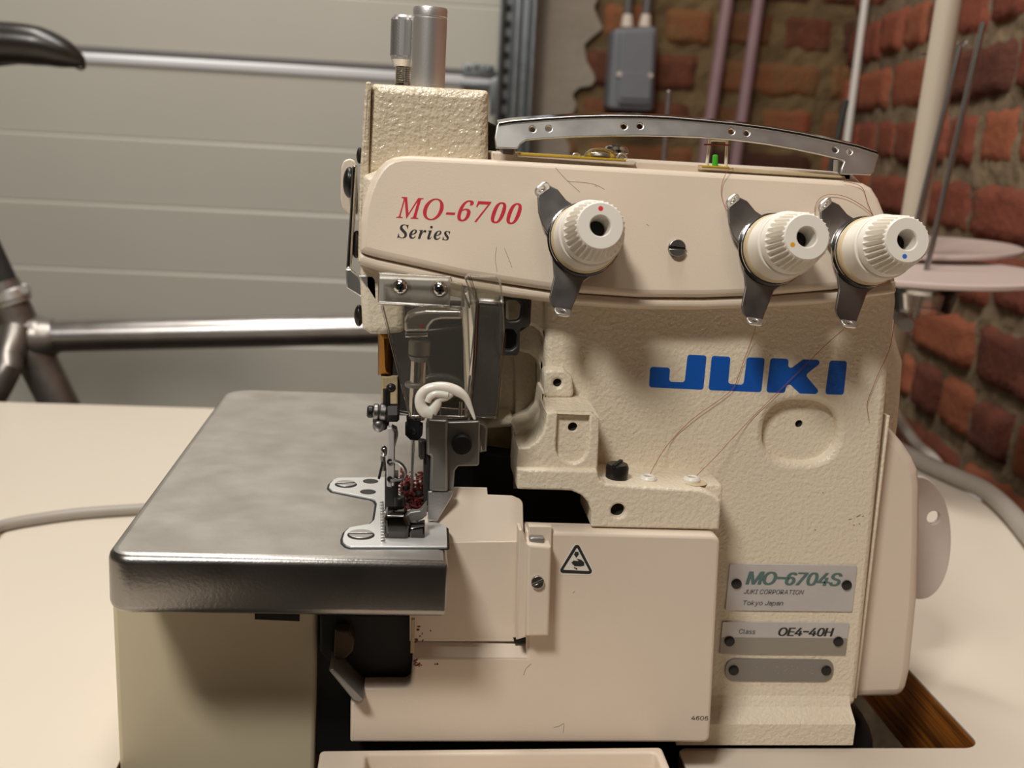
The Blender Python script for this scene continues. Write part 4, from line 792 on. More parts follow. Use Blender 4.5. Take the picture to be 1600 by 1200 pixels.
# three tension dials
def dial(cpx, dot_px_ang, dotm, rot, lbl):
    O = PC.w(*PC.uv(*cpx)); N = PC.N; K = .40/F_PX*1.0
    LO = Pl(O, PC.U, PC.V)
    def pt(x, y): return (x*K*1.03, y*K*1.03)
    # base plate with the two thread arms
    ring = circ((0, 0), .0139, 60)
    def arm(pts): return [pt(*p) for p in pts]
    upper = arm([(-18, 55), (-30, 62), (-44, 78), (-58, 84), (-70, 78), (-76, 64), (-74, 40), (-67, 20), (-50, 5)])
    lower = arm([(-44, -30), (-46, -60), (-52, -92), (-49, -104), (-40, -114), (-29, -119), (-17, -114), (-10, -96), (2, -66), (14, -52)])
    # join by walking the ring between the arm roots
    def angp(p): return math.atan2(p[1], p[0])
    loop = []
    loop += circ((0, 0), .0139, 30, None, angp(pt(18, -54)), angp(pt(-18, 55)))
    loop += upper[1:-1]
    loop += circ((0, 0), .0139, 8, None, angp(pt(-57, 6)), angp(pt(-49, -29)) + 2*PI)
    loop += lower[1:-1]
    c, s = math.cos(rot), math.sin(rot)
    loop = [(x*c - y*s, x*s + y*c) for x, y in loop]
    root_pl = Pl(LO.w(0, 0, .0042), PC.U, PC.V)
    plate = slab('tension_dial', [rnd(loop, .0012, 3)], root_pl, .0014, .0005, m_dchrome, mc)
    plate['label'] = lbl
    # bent tips standing up from the plate, with their thread holes
    for (tx, ty, dx, dy) in ((-66, 72, -.62, .78), (-30, -110, -.12, -1)):
        px_, py_ = pt(tx, ty); px_, py_ = px_*c - py_*s, px_*s + py_*c; ddx, ddy = dx*c - dy*s, dx*s + dy*c
        tipc = root_pl.w(px_, py_, 0)
        U = (PC.U*(-ddy) + PC.V*ddx); Vv = (PC.U*ddx + PC.V*ddy + N*1.1).normalized()
        U = U.normalized(); 
        if U.cross(Vv).dot(N) < 0: U = -U
        tpl = Pl(tipc - Vv*.001, U, Vv)
        L = rnd([(-.0036, 0), (.0036, 0), (.0030, .0048), (-.0030, .0048)], .0022)
        t = slab('thread_tip', [L, circ((0, .0027), .0011, 14)], tpl, .0012, .0004, m_rail, plate)
    MB().lathe(O, N, [(0, .006), (.0045, .006), (.0045, .0142), (.0052, .0143), (.0056, .0134), (.0062, .0134), (.0066, .0138), (.0073, .0137), (.0075, .0128), (.0075, 0)], 56).out('chrome_washer', m_chrome, plate)
    MB().lathe(O, N, [(.0073, 0), (.0073, .0131), (.0082, .0134), (.0105, .0132), (.0112, .0127), (.0115, 0)], 56).out('felt_ring', m_aged, plate)
    MB().lathe(O, N, [(.0110, 0), (.0110, .0127), (.0195, .0120), (.0200, .0124), (.0218, .0123), (.0222, .0118), (.0222, 0)], 56).out('barrel', m_plastic, plate)
    MB().cyl(O + N*.0220, O + N*.0228, .0106, n=40).out('shadow_gap', m_dark, plate)
    nr_ = 30; spr = 4
    prof = [(.0227, 0), (.0227, .0113), (.0231, .0117), (.0252, .0115), (.0262, .0112)] + [(.0266 + .0002*0, .0111)] + [(.027 + .0115*k/6, .0110 - .0021*k/6) for k in range(7)] + [(.0392, .0084), (.0398, .0080), (.0398, .0040), (.0392, .0036), (.0300, .0031), (.0300, 0)]
    def mod(j, k):
        if 6 <= j <= 12:
            ph = (k % spr)
            return .00022 if ph in (0,) else (-.0012 if ph in (2, 3) else -.0001)*(1 if 6 < j < 12 else .45)
        return 0
    dl = MB().lathe(O, N, prof, nr_*spr, mod).out('dial', m_plastic, plate, .5)
    MB().cyl(O + N*.0299, O + N*.0306, .0030, n=20).out('dial_bore', m_black, plate)
    a = dot_px_ang
    dc_ = O + N*.0397 + (PC.U*math.cos(a) + PC.V*math.sin(a))*.00605
    MB().lathe(dc_, N, [(-.0005, 0), (-.0005, .0009), (.00012, .0009), (.00014, 0)], 18).out('colour_dot', dotm, plate)
    return plate
dial((909.5, 377), PI/2 + .02, m_dotr, 0, 'tension dial with red dot')
dial((1203, 392.5), PI + .52, m_doto, .02, 'tension dial with amber dot')
dial((1346, 396.5), -PI/2 - .15, m_dotb, .04, 'tension dial with blue dot')

# ------------------------------------------------------------------ chrome thread-guide rail above the head
pr_ = Pl(YP(-.002).at(1050, 232), (1, 0, 0), (0, math.sin(.27), math.cos(.27)))
rail = [(776, 196), (779, 191), (800, 187.5), (850, 183.5), (900, 180.5), (950, 179), (1000, 179.5), (1050, 182), (1100, 186.5), (1150, 191.5), (1200, 198), (1250, 206.5), (1300, 217), (1340, 226), (1371, 236), (1373.5, 242), (1366, 269), (1361, 273), (1314, 272), (1315, 262), (1319, 253), (1318, 250), (1280, 241), (1240, 232.5), (1200, 225.5), (1150, 219), (1100, 215), (1050, 213), (1000, 212), (950, 212.5), (900, 214), (850, 216.5), (822, 219), (813, 225), (809, 232), (775, 231), (773, 214)]
hl = [circ(pr_.uv(*p), .00115, 14) for p in ((832, 202), (857.5, 201), (975, 197.5), (1000, 197), (1143, 205.5), (1166.5, 208), (1305, 234), (1327, 237))]
rl = pslab('guide_rail', rail, pr_, .0013, .0004, m_rail, mc, 0, hl)
fl_ = MB()
topc = [pr_.at(*p) for p in rail[1:15]]
bm = bmesh.new(); r1 = [bm.verts.new(p + V3((0, -.0008, -.0004))) for p in topc]; r2_ = [bm.verts.new(p + V3((0, .008, .0010))) for p in topc]; r3 = [bm.verts.new(p + V3((0, .008, .0002))) for p in topc]; r4 = [bm.verts.new(p + V3((0, -.0008, -.0012))) for p in topc]
for A, B in ((r1, r2_), (r2_, r3), (r3, r4), (r4, r1)):
    for i in range(len(A) - 1): bm.faces.new((A[i], A[i+1], B[i+1], B[i]))
bm.faces.new((r1[0], r2_[0], r3[0], r4[0])); bm.faces.new((r1[-1], r4[-1], r3[-1], r2_[-1]))
bmesh.ops.recalc_face_normals(bm, faces=bm.faces); me = bpy.data.meshes.new('rail_flange'); bm.to_mesh(me); bm.free(); link('rail_flange', smooth(me), m_chrome, rl)
sh_ = YP(.006); pslab('rail_bracket', [(1310, 250), (1333, 255), (1331, 284), (1308, 282)], sh_, .006, .001, m_dchrome, rl)
pslab('rail_bracket', [(782, 222), (806, 224), (805, 246), (782, 244)], sh_, .006, .001, m_dchrome, rl)

# oil window, its yellow-edged plate and the small parts on the head
py_ = YP(.000)
wl = pslab('oil_window_plate', [(810, 239.5), (990, 250.5), (996, 253), (990, 258.5), (810, 245)], py_, .030, .0005, m_front, mc)
lab(pslab('yellow_edge', [(811, 238.3), (978, 249), (978, 251.8), (811, 242.4)], py_.off(.0004), .030, .0003, m_yellow, wl), 'yellow strip')
zt = py_.at(935, 246).z
oc = YP(.012).at(938, 248); oc.z = zt
MB().lathe(oc, (0, 0, 1), [(0, .0066), (.0016, .0062), (.0030, .0046), (.0037, .002), (.0038, 0)], 30).out('oil_window', m_clear, wl)
MB().ball(oc + V3((0, 0, .0002)), .004, (1, 1, .5), 14).out('oil_dome_core', m_grey, wl)
oc2 = YP(.03).at(962, 240)
MB().lathe(YP(.03).at(962, 252), (0, 0, 1), [(0, .0035), (.0030, .0035), (.0034, .0052), (.0048, .0052), (.0060, .0044), (.0068, .0025), (.0070, 0)], 30).out('oil_cap', m_chrome, mc)
for xa, xb in ((893, 909), (964, 980)):
    g = YP(.004); MB().tube([g.at(xa, 247), g.at(xa + 4, 240.5), g.at(xb - 4, 241), g.at(xb, 248)], .0004, 8, 4).out('wire_loop', m_steel, wl)
g = YP(.000)
tg = pslab('thread_guide_plate', [(1096, 259), (1180, 264), (1320, 275), (1322, 279), (1180, 271), (1096, 265)], g, .02, .0004, m_aged, mc)
lab(pslab('yellow_edge', [(1097, 258), (1140, 260.5), (1140, 263), (1097, 260.8)], g.off(.0004), .01, .0003, m_yellow, tg), 'yellow strip')
MB().cyl(YP(.004).at(1117, 263), YP(.004).at(1117.5, 241.5), .0012, .0011, 16, .0005).out('green_pin', m_green, tg)
MB().tube([YP(.006).at(1104, 262), YP(.006).at(1109, 219), YP(.006).at(1136, 220), YP(.006).at(1134, 262)], .0007, 8, 1).out('guide_wire', m_white, tg)

# ------------------------------------------------------------------ front lettering
def ink_poly(name, polys, pl, org, sc, mt, parent, r=.0012):
    ms = []
    for l in polys: ms.append(slab_mesh([rnd([pl.uv(org[0] + x/sc, org[1] + y/sc) for x, y in l], r, 4)], pl.off(.00008), .00012, .00001))
    return link(name, join_meshes(ms), mt, parent)
J = [(75, 155), (222, 163), (213, 266), (328, 270), (350, 66), (490, 73), (465, 325), (66, 306)]
Uu = [(528, 75), (666, 82), (648, 281), (760, 288), (786, 86), (918, 91), (892, 342), (503, 327)]
K1 = [(960, 92), (1093, 98), (1086, 184), (1200, 102), (1356, 107), (1216, 216), (1335, 357), (1174, 352), (1083, 266), (1064, 348), (928, 344)]
I1 = [(1395, 110), (1523, 114), (1497, 362), (1361, 358)]
lab(ink_poly('printed_maker_name', [J, Uu, K1, I1], P0, (1000, 540), 4.706, m_blue, body), 'blue block lettering')

# ------------------------------------------------------------------ nameplates
def rivets(pl, pts, parent, r=9.3):
    for q in pts: MB().lathe(pl.at(*q), pl.N, [(-.0006, 0), (-.0006, r*.43/F_PX), (.0007, r*.4/F_PX), (.0010, r*.25/F_PX), (.0008, 0)], 24).out('rivet', m_dark, parent)
n1 = P0.off(.0007); 
np1 = pslab('model_plate', [(1140.3, 881.2), (1339.8, 884.2), (1331.8, 956), (1133.2, 954)], n1, .0012, .0002, m_alu, mc, .0007)
text('model_lettering', 'MO-6704S', n1.off(.0001), (1164.5, 913), (1314.5, 915.7), (1168, 892.8), m_teal, np1, .2, 32, 66)
text('maker_lettering', 'JUKI CORPORATION', n1.off(.0001), (1162.2, 927.9), (1255.8, 928.8), (1163, 921), m_gink, np1, .2, 4, 75)
text('city_lettering', 'Tokyo Japan', n1.off(.0001), (1161, 945.4), (1223.5, 946), (1162, 938.3), m_gink, np1, .2, 2, 62)
rivets(n1, ((1150.6, 912), (1322.7, 914)), np1)
np2 = pslab('class_plate', [(1129, 971.5), (1327.5, 974), (1321, 1023.6), (1124.2, 1022.2)], n1, .0012, .0002, m_alu, mc, .0006)
pslab('grey_band', [(1127.2, 996), (1324, 997.4), (1321.3, 1022.8), (1124.8, 1021.4)], n1.off(.00008), .0001, .00001, m_alug, np2, .0006)
text('class_word', 'Class', n1.off(.0001), (1154.4, 990.3), (1179.8, 990.7), (1155, 983), m_gink, np2, .1, 0, 62)
text('class_lettering', 'OE4-40H', n1.off(.0001), (1215.3, 993.4), (1302.3, 994.3), (1217, 980.6), m_ink, np2, .18, 28, 70)
rivets(n1, ((1139.7, 1001.6), (1309.6, 1002)), np2)
np3 = pslab('serial_plate', [(1135, 1029), (1304, 1031.5), (1301, 1065.5), (1131.5, 1064)], n1, .0012, .0002, m_alud, mc, .0043)
rivets(n1, ((1146.3, 1047), (1291, 1047.5)), np3)
dm = MB()
for (x, y) in ((395, 1020), (440, 972), (500, 980), (590, 1000), (604, 972), (620, 1022), (612, 968), (670, 966), (678, 998), (672, 1004), (690, 990), (735, 965), (745, 990), (730, 1022), (780, 975), (784, 980), (832, 992), (838, 998), (845, 1022), (895, 970), (900, 1022), (905, 1026)):
    dm.ball(n1.at(1100 + x/5.333, 860 + y/5.333), .00018, (1, .6, 1), 8)
dm.out('punched_dots', m_steel, np3)

# ------------------------------------------------------------------ front cover, sliding panel, latch
kc = YP(-.033)
fc = [(547, 1161), (547.5, 1098), (562, 1094), (569, 1084), (569, 1075.5), (634, 1075), (641, 1070), (643, 1060), (645, 1026), (822.5, 1027), (822.5, 830), (862, 831.5), (1100, 837), (1126, 838), (1109, 1161)]
fm = [slab_mesh([rnd(pxs(kc, fc), [.001, .0006, 0, .001, 0, .001, .001, 0, 0, 0, .0005, 0, 0, .0042, .003])], kc, .012, .0014)]
fm.append(wedge([(648, 1004), (823, 1006)], -.0290, [(645, 1027), (823, 1028)], -.0328, .006))
fcv = link('front_cover', join_meshes(fm), m_front, mc)
text('stamped_number', '4606', kc.off(.00005), (1080, 1125), (1106, 1125.5), (1081, 1118.5), m_ink, fcv)
pslab('panel_tab', [(826, 822), (862, 823), (862, 860), (826, 860)], YP(-.0345), .004, .0004, m_front, fcv)
# sliding panel: upright lower part and an upper part leaning back
ku2 = YP(-.0300)
crease = ku2.at(760, 850)
tl = math.radians(24); kt = Pl(crease, (1, 0, 0), (0, math.sin(tl), math.cos(tl)))
sm_ = [slab_mesh([pxs(ku2, [(640, 1002), (640, 848), (818, 846), (819, 1003)])], ku2, .004, .0004),
       slab_mesh([rnd(pxs(kt, [(640, 851), (640, 800), (690, 800), (709, 760.5), (761, 761.5), (762, 772.5), (800, 774), (817, 781), (818.5, 849)]), [0, 0, 0, .001, 0, 0, 0, .003, 0])], kt, .004, .0004)]
slide = link('sliding_panel', join_meshes(sm_), m_front, mc)
kl = YP(-.0410)
ls = pslab('latch_strip', [(823.5, 850), (862, 854), (858, 994.5), (822, 995)], kl, .009, .0012, m_front, mc, .0007)
pslab('latch_side', [(810.5, 827), (815.5, 828), (825.5, 851), (823, 996), (807, 1000.5)], YP(-.0385), .008, .0008, m_front, ls)
slot_screw('latch_screw', kl, (839.5, 908.5), 11*.39/F_PX, .0014, m_chrome, ls, .5)
kbq = YP(-.0385); pslab('latch_stud', [(828, 841), (832, 840), (850, 841), (851, 853), (827, 852)], kbq, .004, .0008, m_grey, ls)
pslab('latch_gap', [(802, 997), (823, 995), (822.5, 1006), (804, 1006)], YP(-.0305), .002, .0002, m_black, ls)

marks('scratch', kc, [[(865, 1137), (875, 1134), (881, 1131), (880, 1145)], [(895, 927), (898, 924)], [(818, 1055), (822, 1045), (830, 1037)]], m_gink, fcv, .00008, 'fine grey scratch')
rs = random.Random(9); sm2 = []
for k in range(34):
    x, y = 646 + abs(rs.gauss(0, 15)), rs.choice((1003, 1001, 985, 1036, 1038)) + rs.gauss(0, 3)
    pq = (ku2 if y < 1003 else kc).off(.00003); c_ = pq.uv(x, y)
    if 1003 <= y < 1030: continue
    sm2.append(slab_mesh([circ(c_, rs.uniform(.0002, .0008), 9, rs.uniform(.0002, .0006))], pq.off(k*.0000004), .00003, .000001))
lab(link('lint_stain', join_meshes(sm2), mat('rusty_stain', srgb(112, 52, 34), .8), fcv), 'rusty red smear')

# warning triangle
S0 = kc.off(.0001); og, sc_ = (860, 840), 17.14
stk = link('warning_sticker', slab_mesh([rnd([S0.uv(og[0] + x/sc_, og[1] + y/sc_) for x, y in ((712, 40), (1225, 1028), (150, 1000))], .0018)], S0, .00015, .00002), m_sticker, fcv)
def tri(pts, r): return rnd([S0.uv(og[0] + x/sc_, og[1] + y/sc_) for x, y in pts], r)
S1 = S0.off(.00008)
ms = [slab_mesh([tri(((718, 105), (1165, 980), (210, 945)), .0012), tri(((712, 265), (1045, 895), (338, 862)), .0002)], S1, .00012, .00001)]
for l in ([(655, 380), (752, 380), (752, 432), (775, 434), (693, 545), (618, 434), (655, 432)],
          [(700, 575), (750, 572), (830, 600), (905, 662), (908, 752), (820, 772), (640, 768), (628, 735), (590, 722), (596, 700), (556, 668), (600, 645), (610, 618), (740, 628), (755, 618)],
          circ((655, 812), 22, 12), circ((698, 838), 24, 12)):
    ms.append(slab_mesh([[S1.uv(og[0] + x/sc_, og[1] + y/sc_) for x, y in l]], S1, .00012, .00001))
lab(link('warning_symbol', join_meshes(ms), m_ink, stk), 'black triangle with hand and arrow')

# ------------------------------------------------------------------ right-hand end: belt cover, back cover, handwheel
kb2 = YP(.012)
belt = [(1318, 1094), (1330, 1000), (1352, 800), (1364, 640), (1398, 674), (1416, 695), (1431, 718), (1439, 736), (1442, 762), (1441, 850), (1437, 940), (1426, 1050), (1416, 1092)]
pslab('belt_cover', belt, kb2, .07, .005, m_front, mc, [.001, 0, 0, .001, .001, .006, .006, .006, .006, .006, .006, .006, .006])
kb3 = YP(.004); pslab('belt_cover_flange', [(1334, 1092), (1386, 650), (1391, 650), (1339, 1092)], kb3, .02, .0006, m_body, mc)
kb4 = YP(.03); pslab('back_cover', [(1380, 478), (1400, 500), (1401, 526), (1413, 566), (1408, 640), (1401, 700), (1380, 700)], kb4, .05, .003, m_body, mc)
kw = YP(.055); cw = kw.uv(1436, 841); rw = 49*.485/F_PX
cc = kw.uv(1443, 841); pts = []
hw_loop = superell(1437, 841, 49.5, 96, 2.1, 60)
pslab('handwheel', hw_loop, kw, .0035, .0008, m_wheel, mc, 0, [circ(kw.uv(1459, 809), .0033, 24)])

# feet and pan under the machine
pslab('rubber_foot', [(1236, 1178), (1240, 1140), (1330, 1100), (1350, 1118), (1362, 1140), (1367, 1160), (1367, 1200), (1236, 1200)], YP(.022), .03, .003, m_dgrey, mc, .002)
MB().box(((fx - .088)/2, .0, T - .095), (fx + .088 + .02, .50, .02), .003).out('drip_pan', m_black, mc)
MB().box((.085, .06, T - .045), (.22, .06, .085), .004).out('sump', m_black, mc)

# scrap tray at the foot of the front cover
zt_ = YP(-.038).at(800, 1169).z - T; zp = ZP(zt_)
outer = pxs(zp, [(500, 1172), (1034, 1166.5), (1064, 1290), (460, 1290)])
inner = pxs(zp, [(572, 1179), (1024, 1176), (1052, 1290), (560, 1290)])
fy_ = -.13
outer = [outer[0], outer[1], (outer[1][0], fy_), (outer[0][0], fy_)]
inner = [inner[0], inner[1], (inner[1][0], fy_ + .006), (inner[0][0], fy_ + .006)]
scr = [slab_mesh([rnd(outer, .002), rnd(inner, .002)], zp, .02, .0012), slab_mesh([[(p[0], p[1]) for p in outer]], zp.off(-.0085), .003, .0005)]
tray = link('scrap_tray', join_meshes(scr), m_front, mc)
MB().tube([zp.off(-.008).at(972, 1200), zp.off(-.004).at(1003, 1174)], .0008, 8, 1).out('tray_rib', m_front, tray)

# ------------------------------------------------------------------ work bed
pf = YP(-.065)
zbed = pf.at(430, 872).z - T; ztop = ZP(zbed)
zbot = pf.at(690, 967).z - T
xL, xR = YP(-.056).at(172.5, 915).x, YP(-.065).at(700, 900).x
bedL = rnd([(xL, -.065), (xR, -.065), (xR, .195), (xL, .195)], [.009, .001, .002, .016], 8)
wb = slab('work_bed', [bedL], ztop, zbed - zbot, .0034, [m_bed, m_edge], mc)
for f in wb.data.polygons: f.material_index = 0 if f.normal.z > .93 else 1
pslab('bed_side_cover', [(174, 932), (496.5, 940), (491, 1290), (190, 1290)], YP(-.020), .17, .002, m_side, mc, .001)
pslab('bed_slot', [(398, 950), (468, 950), (468, 971), (398, 968)], YP(-.0203), .002, .0001, m_black, mc)
hz = pslab('looper_housing', [(470, 940), (650, 940), (650, 1180), (470, 1180)], YP(-.018), .05, .002, m_black, mc)
pslab('looper_lever', [(514, 1048), (520, 1045), (568, 1093), (562, 1098), (552, 1095)], YP(-.040), .02, .0006, m_grey, hz)
pslab('hex_nut', [(523, 984), (546, 986), (554, 1000), (552, 1018), (540, 1030), (521, 1033)], YP(-.030), .02, .001, mat('rusty_iron', srgb(66, 50, 34), .6, .3), hz)
pslab('guard_strip', [(642.5, 968), (648, 968), (647.5, 1021), (641, 1021)], YP(-.034), .002, .0003, m_dirty, hz)
pslab('looper_block', [(500, 960), (648, 960), (646, 1070), (640, 1073), (569, 1074), (569, 1090), (500, 1020)], YP(-.024), .01, .001, m_black, hz)

# needle plate on a grime-dark slab standing in for the gap's shade
zn = ZP(zbed + .0009)
npx = [(514, 761), (515.6, 755), (521, 749), (528, 746), (602, 745), (668, 745), (668, 812), (690, 818), (697.5, 823), (699, 853.5), (548, 853.5), (541, 851), (536, 846), (535.6, 840), (539, 830), (546, 823.5), (562.5, 820.6), (578, 818), (585, 811), (589, 786), (586, 780.5), (580, 778), (519.5, 766)]
cpx = [(606, 790)]
L = rnd(pxs(zn, npx), .0006)
nplate = slab('needle_plate', [L], zn, .0012, .0003, m_nplate, mc)
cx_ = sum(p[0] for p in L)/len(L); cy_ = sum(p[1] for p in L)/len(L)
slab('gap_line', [offset_loop(L, -.0009)], ZP(zbed + .00012), .0004, .00005, m_black, nplate)
zs_ = zn.off(.0001)
for q, r in (((540.5, 757), .0047), ((564, 836), .0051), ((579, 752), .0033), ((575, 768.5), .0033)): MB().cyl(zn.at(*q) - V3((0, 0, .0004)), zn.at(*q) + V3((0, 0, .00005)), r, n=28).out('screw_recess', m_black, nplate)
slot_screw('plate_screw', zn.off(-.0004), (540.5, 757), .0042, .0007, m_steel, nplate, .25)
slot_screw('plate_screw', zn.off(-.0004), (564, 836), .0046, .0007, m_steel, nplate, .05)
for q in ((579, 752), (575, 768.5)): MB().cyl(zs_.at(*q) - V3((0, 0, .0006)), zs_.at(*q) + V3((0, 0, .0001)), .0029, n=24, bev=.0001).out('plate_pin', m_dgrey, nplate)
# stitch tongue edge, feed dogs
fd = MB()
for k in range(5): 
    for j in range(9): fd.box(zn.at(628 + k*8, 796 - j*6) + V3((0, 0, .0006)), (.0012, .0016, .0014), .0003)
fd.out('feed_dog', m_dark, nplate)

# presser foot: ribbed edge, polished sole, toe, clamp and spring
zf = zbed + T
def lx(px, py, h): return ZP(zbed + h).at(px, py)
ft_ = pslab('presser_foot', [(600, 845), (600, 812), (604, 806), (632, 806), (637, 812), (641, 822), (638, 853), (600, 853)], YP(-.046), .012, .0016, m_foot, mc, .0008)
pslab('foot_toe', [(632, 808), (641, 800), (656, 798), (667, 785), (667, 806), (660, 812), (640, 818)], YP(-.040), .003, .0006, m_grey, ft_)
pslab('foot_bar', [(600, 800), (656, 800), (656, 806), (600, 806)], YP(-.038), .004, .0006, m_chrome, ft_)
pslab('foot_sole', [(638, 826), (664, 822), (664, 852), (640, 852)], YP(-.045), .008, .0008, m_foot, ft_)
pslab('foot_bracket', [(601, 746), (622, 746), (622, 796), (652, 800), (601, 803)], YP(-.022), .010, .0006, m_dgrey, ft_)
rb = MB()
for k in range(14): rb.box(lx(596.5 + k*.15, 786 + k*4.6, .0016), (.0016, .0007, .0016), .0003)
rb.out('foot_ribs', m_steel, ft_)
MB().cyl(YP(-.03).at(625, 798), YP(-.03).at(625, 776), 9*.4/F_PX, n=20, bev=.0004).out('foot_screw', m_dark, ft_)
for (x, y, r) in ((620, 752, 7), (634, 763, 6), (612, 770, 6), (655, 772, 7)): MB().ball(YP(-.02).at(x, y), r*.4/F_PX, (1, 1, .8), 12).out('clamp_lug', m_black, ft_)
# upright arm of the foot with its torsion spring and pivot
ya = YP(-.030)
arm = pslab('presser_arm', [(604.5, 668), (612, 669), (616, 678), (616.5, 742), (612, 762), (604, 761), (603.5, 720), (606, 700)], ya, .004, .0006, m_alu, mc, .0006)
pslab('arm_back', [(612, 668), (620, 672), (622, 682), (617, 700), (617, 760), (612, 760)], YP(-.026), .006, .0006, m_dchrome, arm)
sp = YP(-.030)
MB().tube([sp.at(608, 722), sp.at(618, 721), sp.at(628, 727), sp.at(633, 737), sp.at(630, 747), sp.at(622, 750), sp.at(610, 749)], .00075, 8, 5).out('torsion_spring', m_dchrome, arm)
MB().tube([sp.at(598, 722), sp.at(595, 735), sp.at(592, 748)], .0005, 8, 3).out('spring_leg', m_dark, arm)
for q in ((609, 721), (609, 748)): MB().cyl(ya.at(*q) + V3((0, .002, 0)), ya.at(*q) + V3((0, -.0006, 0)), 4.5*.4/F_PX, n=16).out('spring_eye', m_black, arm)
pv = YP(-.024)
MB().cyl(pv.at(573.5, 643), pv.at(584, 643.5), 10*.41/F_PX, n=24, bev=.0006).out('pivot_cap', m_dark, arm)
b = MB(); b.cyl(pv.at(583, 643), pv.at(592, 643.5), 13*.41/F_PX, n=24, bev=.0005); b.cyl(pv.at(593, 643), pv.at(604, 644), 13.5*.41/F_PX, n=24, bev=.0005); b.ball(pv.at(592, 665), 10*.41/F_PX, (1.0, .7, 1.1), 16); b.out('pivot_bush', m_dchrome, arm)
b = MB(); b.add(slab_mesh([rnd(pxs(pv, [(582, 640), (606, 640), (608, 668), (602, 676), (588, 675), (582, 664)]), .002)], pv.off(-.002), .006, .001)); b.out('pivot_block', m_dgrey, arm)
b = MB(); b.cyl(pv.at(604, 608), pv.at(604, 640), 6*.41/F_PX, n=20); b.ball(pv.at(611, 606), 8*.41/F_PX, (1, 1, .9), 14); b.cyl(pv.at(603, 645), pv.at(624, 645), 15*.41/F_PX, n=6, bev=.0008); b.out('lifting_link', m_dark, arm)
MB().cyl(pv.at(622, 643), pv.at(638, 646), 3*.41/F_PX, n=14).out('link_pin', m_chrome, arm)
b = MB(); b.ball(YP(-.02).at(600, 705), 8*.41/F_PX, (.7, 1, 1.2), 14); b.out('arm_screw', m_chrome, arm)
MB().cyl(YP(-.016).at(598, 712), YP(-.016).at(600, 735), 4*.41/F_PX, n=12).out('arm_stud', m_dchrome, arm)

# needle and its clamp
yn = YP(-.010)
nbr = MB(); nbr.cyl(yn.at(651, 655), yn.at(655, 545), 13*.42/F_PX, n=28); nb = nbr.out('needle_bar', m_chrome, mc)
b = MB(); b.cyl(yn.at(655, 556), yn.at(656, 530), 17.5*.42/F_PX, n=24, bev=.0008); b.cyl(yn.at(655, 556), yn.at(654.5, 566), 17.5*.42/F_PX, 12*.42/F_PX, n=24); b.cyl(yn.at(650, 604), yn.at(650, 597), 18*.42/F_PX, n=24, bev=.0004); b.out('bar_clamp', m_grey, nb)
crank = pslab('needle_crank', [(632, 519), (632, 503), (637, 494), (648, 488), (665, 485), (722, 486), (722, 500), (690, 500), (678, 503), (671, 511), (669, 519)], yn.off(.006), .012, .0014, m_steel, nb, .001)
MB().cyl(yn.off(.0062).at(659, 510), yn.off(.0065).at(659, 510) + V3((0, -.0002, 0)), 3.2*.42/F_PX, n=16).out('red_mark', m_red, crank)
pslab('crank_neck', [(633, 521), (669, 520), (669, 527), (633, 528)], yn.off(.005), .008, .0008, m_chrome, crank)
b = MB(); b.add(slab_mesh([pxs(yn, [(635, 650), (657, 651), (657, 662), (661, 664), (660, 677), (654, 686), (641, 685), (633, 677), (633, 663), (636, 661)])], yn.off(.003), .007, .0006)); ncl = b.out('needle_clamp', m_black, nb)
MB().lathe(yn.at(645.5, 671) + V3((0, -.003, 0)), (0, -1, 0), [(0, 0), (0, 6*.42/F_PX), (.0004, 5*.42/F_PX), (.0001, 2.5*.42/F_PX), (.0001, 0)], 20).out('clamp_screw', m_dark, ncl)
MB().tube([yn.at(646, 684), yn.at(645, 695), yn.at(644, 735), yn.at(643, 768)], [4*.42/F_PX, 3.4*.42/F_PX, 2.2*.42/F_PX, 1.2*.42/F_PX], 14, 3).out('needle', m_steel, nb)

# upper knife holder
yk = YP(-.026)
kn_ = pslab('knife_holder', [(700, 660), (748, 658.5), (750, 661), (749, 726), (746, 728.5), (716, 729), (711, 736), (710, 752), (708, 768), (696, 768), (696, 665)], yk, .003, .0007, m_grey, mc, .0008)
pslab('knife_holder_front', [(669, 656), (700, 657), (700, 769), (671, 768), (672.5, 713), (666, 712), (665.5, 668)], yk.off(.003), .008, .0012, m_grey, kn_, .001)
pslab('knife_holder_side', [(661, 690), (668, 690), (672, 714), (671, 790), (662, 790)], yk.off(.001), .004, .0006, m_dgrey, kn_)
MB().lathe(yk.at(721.5, 692.5), (0, -1, 0), [(0, 0), (0, 16.5*.405/F_PX), (.0030, 16*.405/F_PX), (.0034, 14.5*.405/F_PX), (.0032, 0)], 32).out('knife_bolt', m_black, kn_)
pslab('knife_stop', [(653.5, 691), (656, 688), (664, 689), (664, 718), (657, 719), (654, 714)], yk.off(.003), .004, .0008, m_dgrey, kn_)
pslab('knife_clamp_block', [(748, 661), (756, 663), (762, 669), (761, 706), (750, 708)], YP(-.018), .01, .001, m_grey, kn_)
pslab('upper_knife', [(669, 768), (708, 768), (706, 776), (683, 815), (668, 813)], yk.off(.002), .0018, .0003, m_steel, kn_)
pslab('knife_post', [(688, 636), (735, 640), (735, 662), (688, 658)], YP(-.016), .012, .001, m_dchrome, kn_)
MB().cyl(YP(-.02).at(719, 652), YP(-.02).at(720, 628), 3*.41/F_PX, n=12).out('oil_wick', m_steel, kn_)

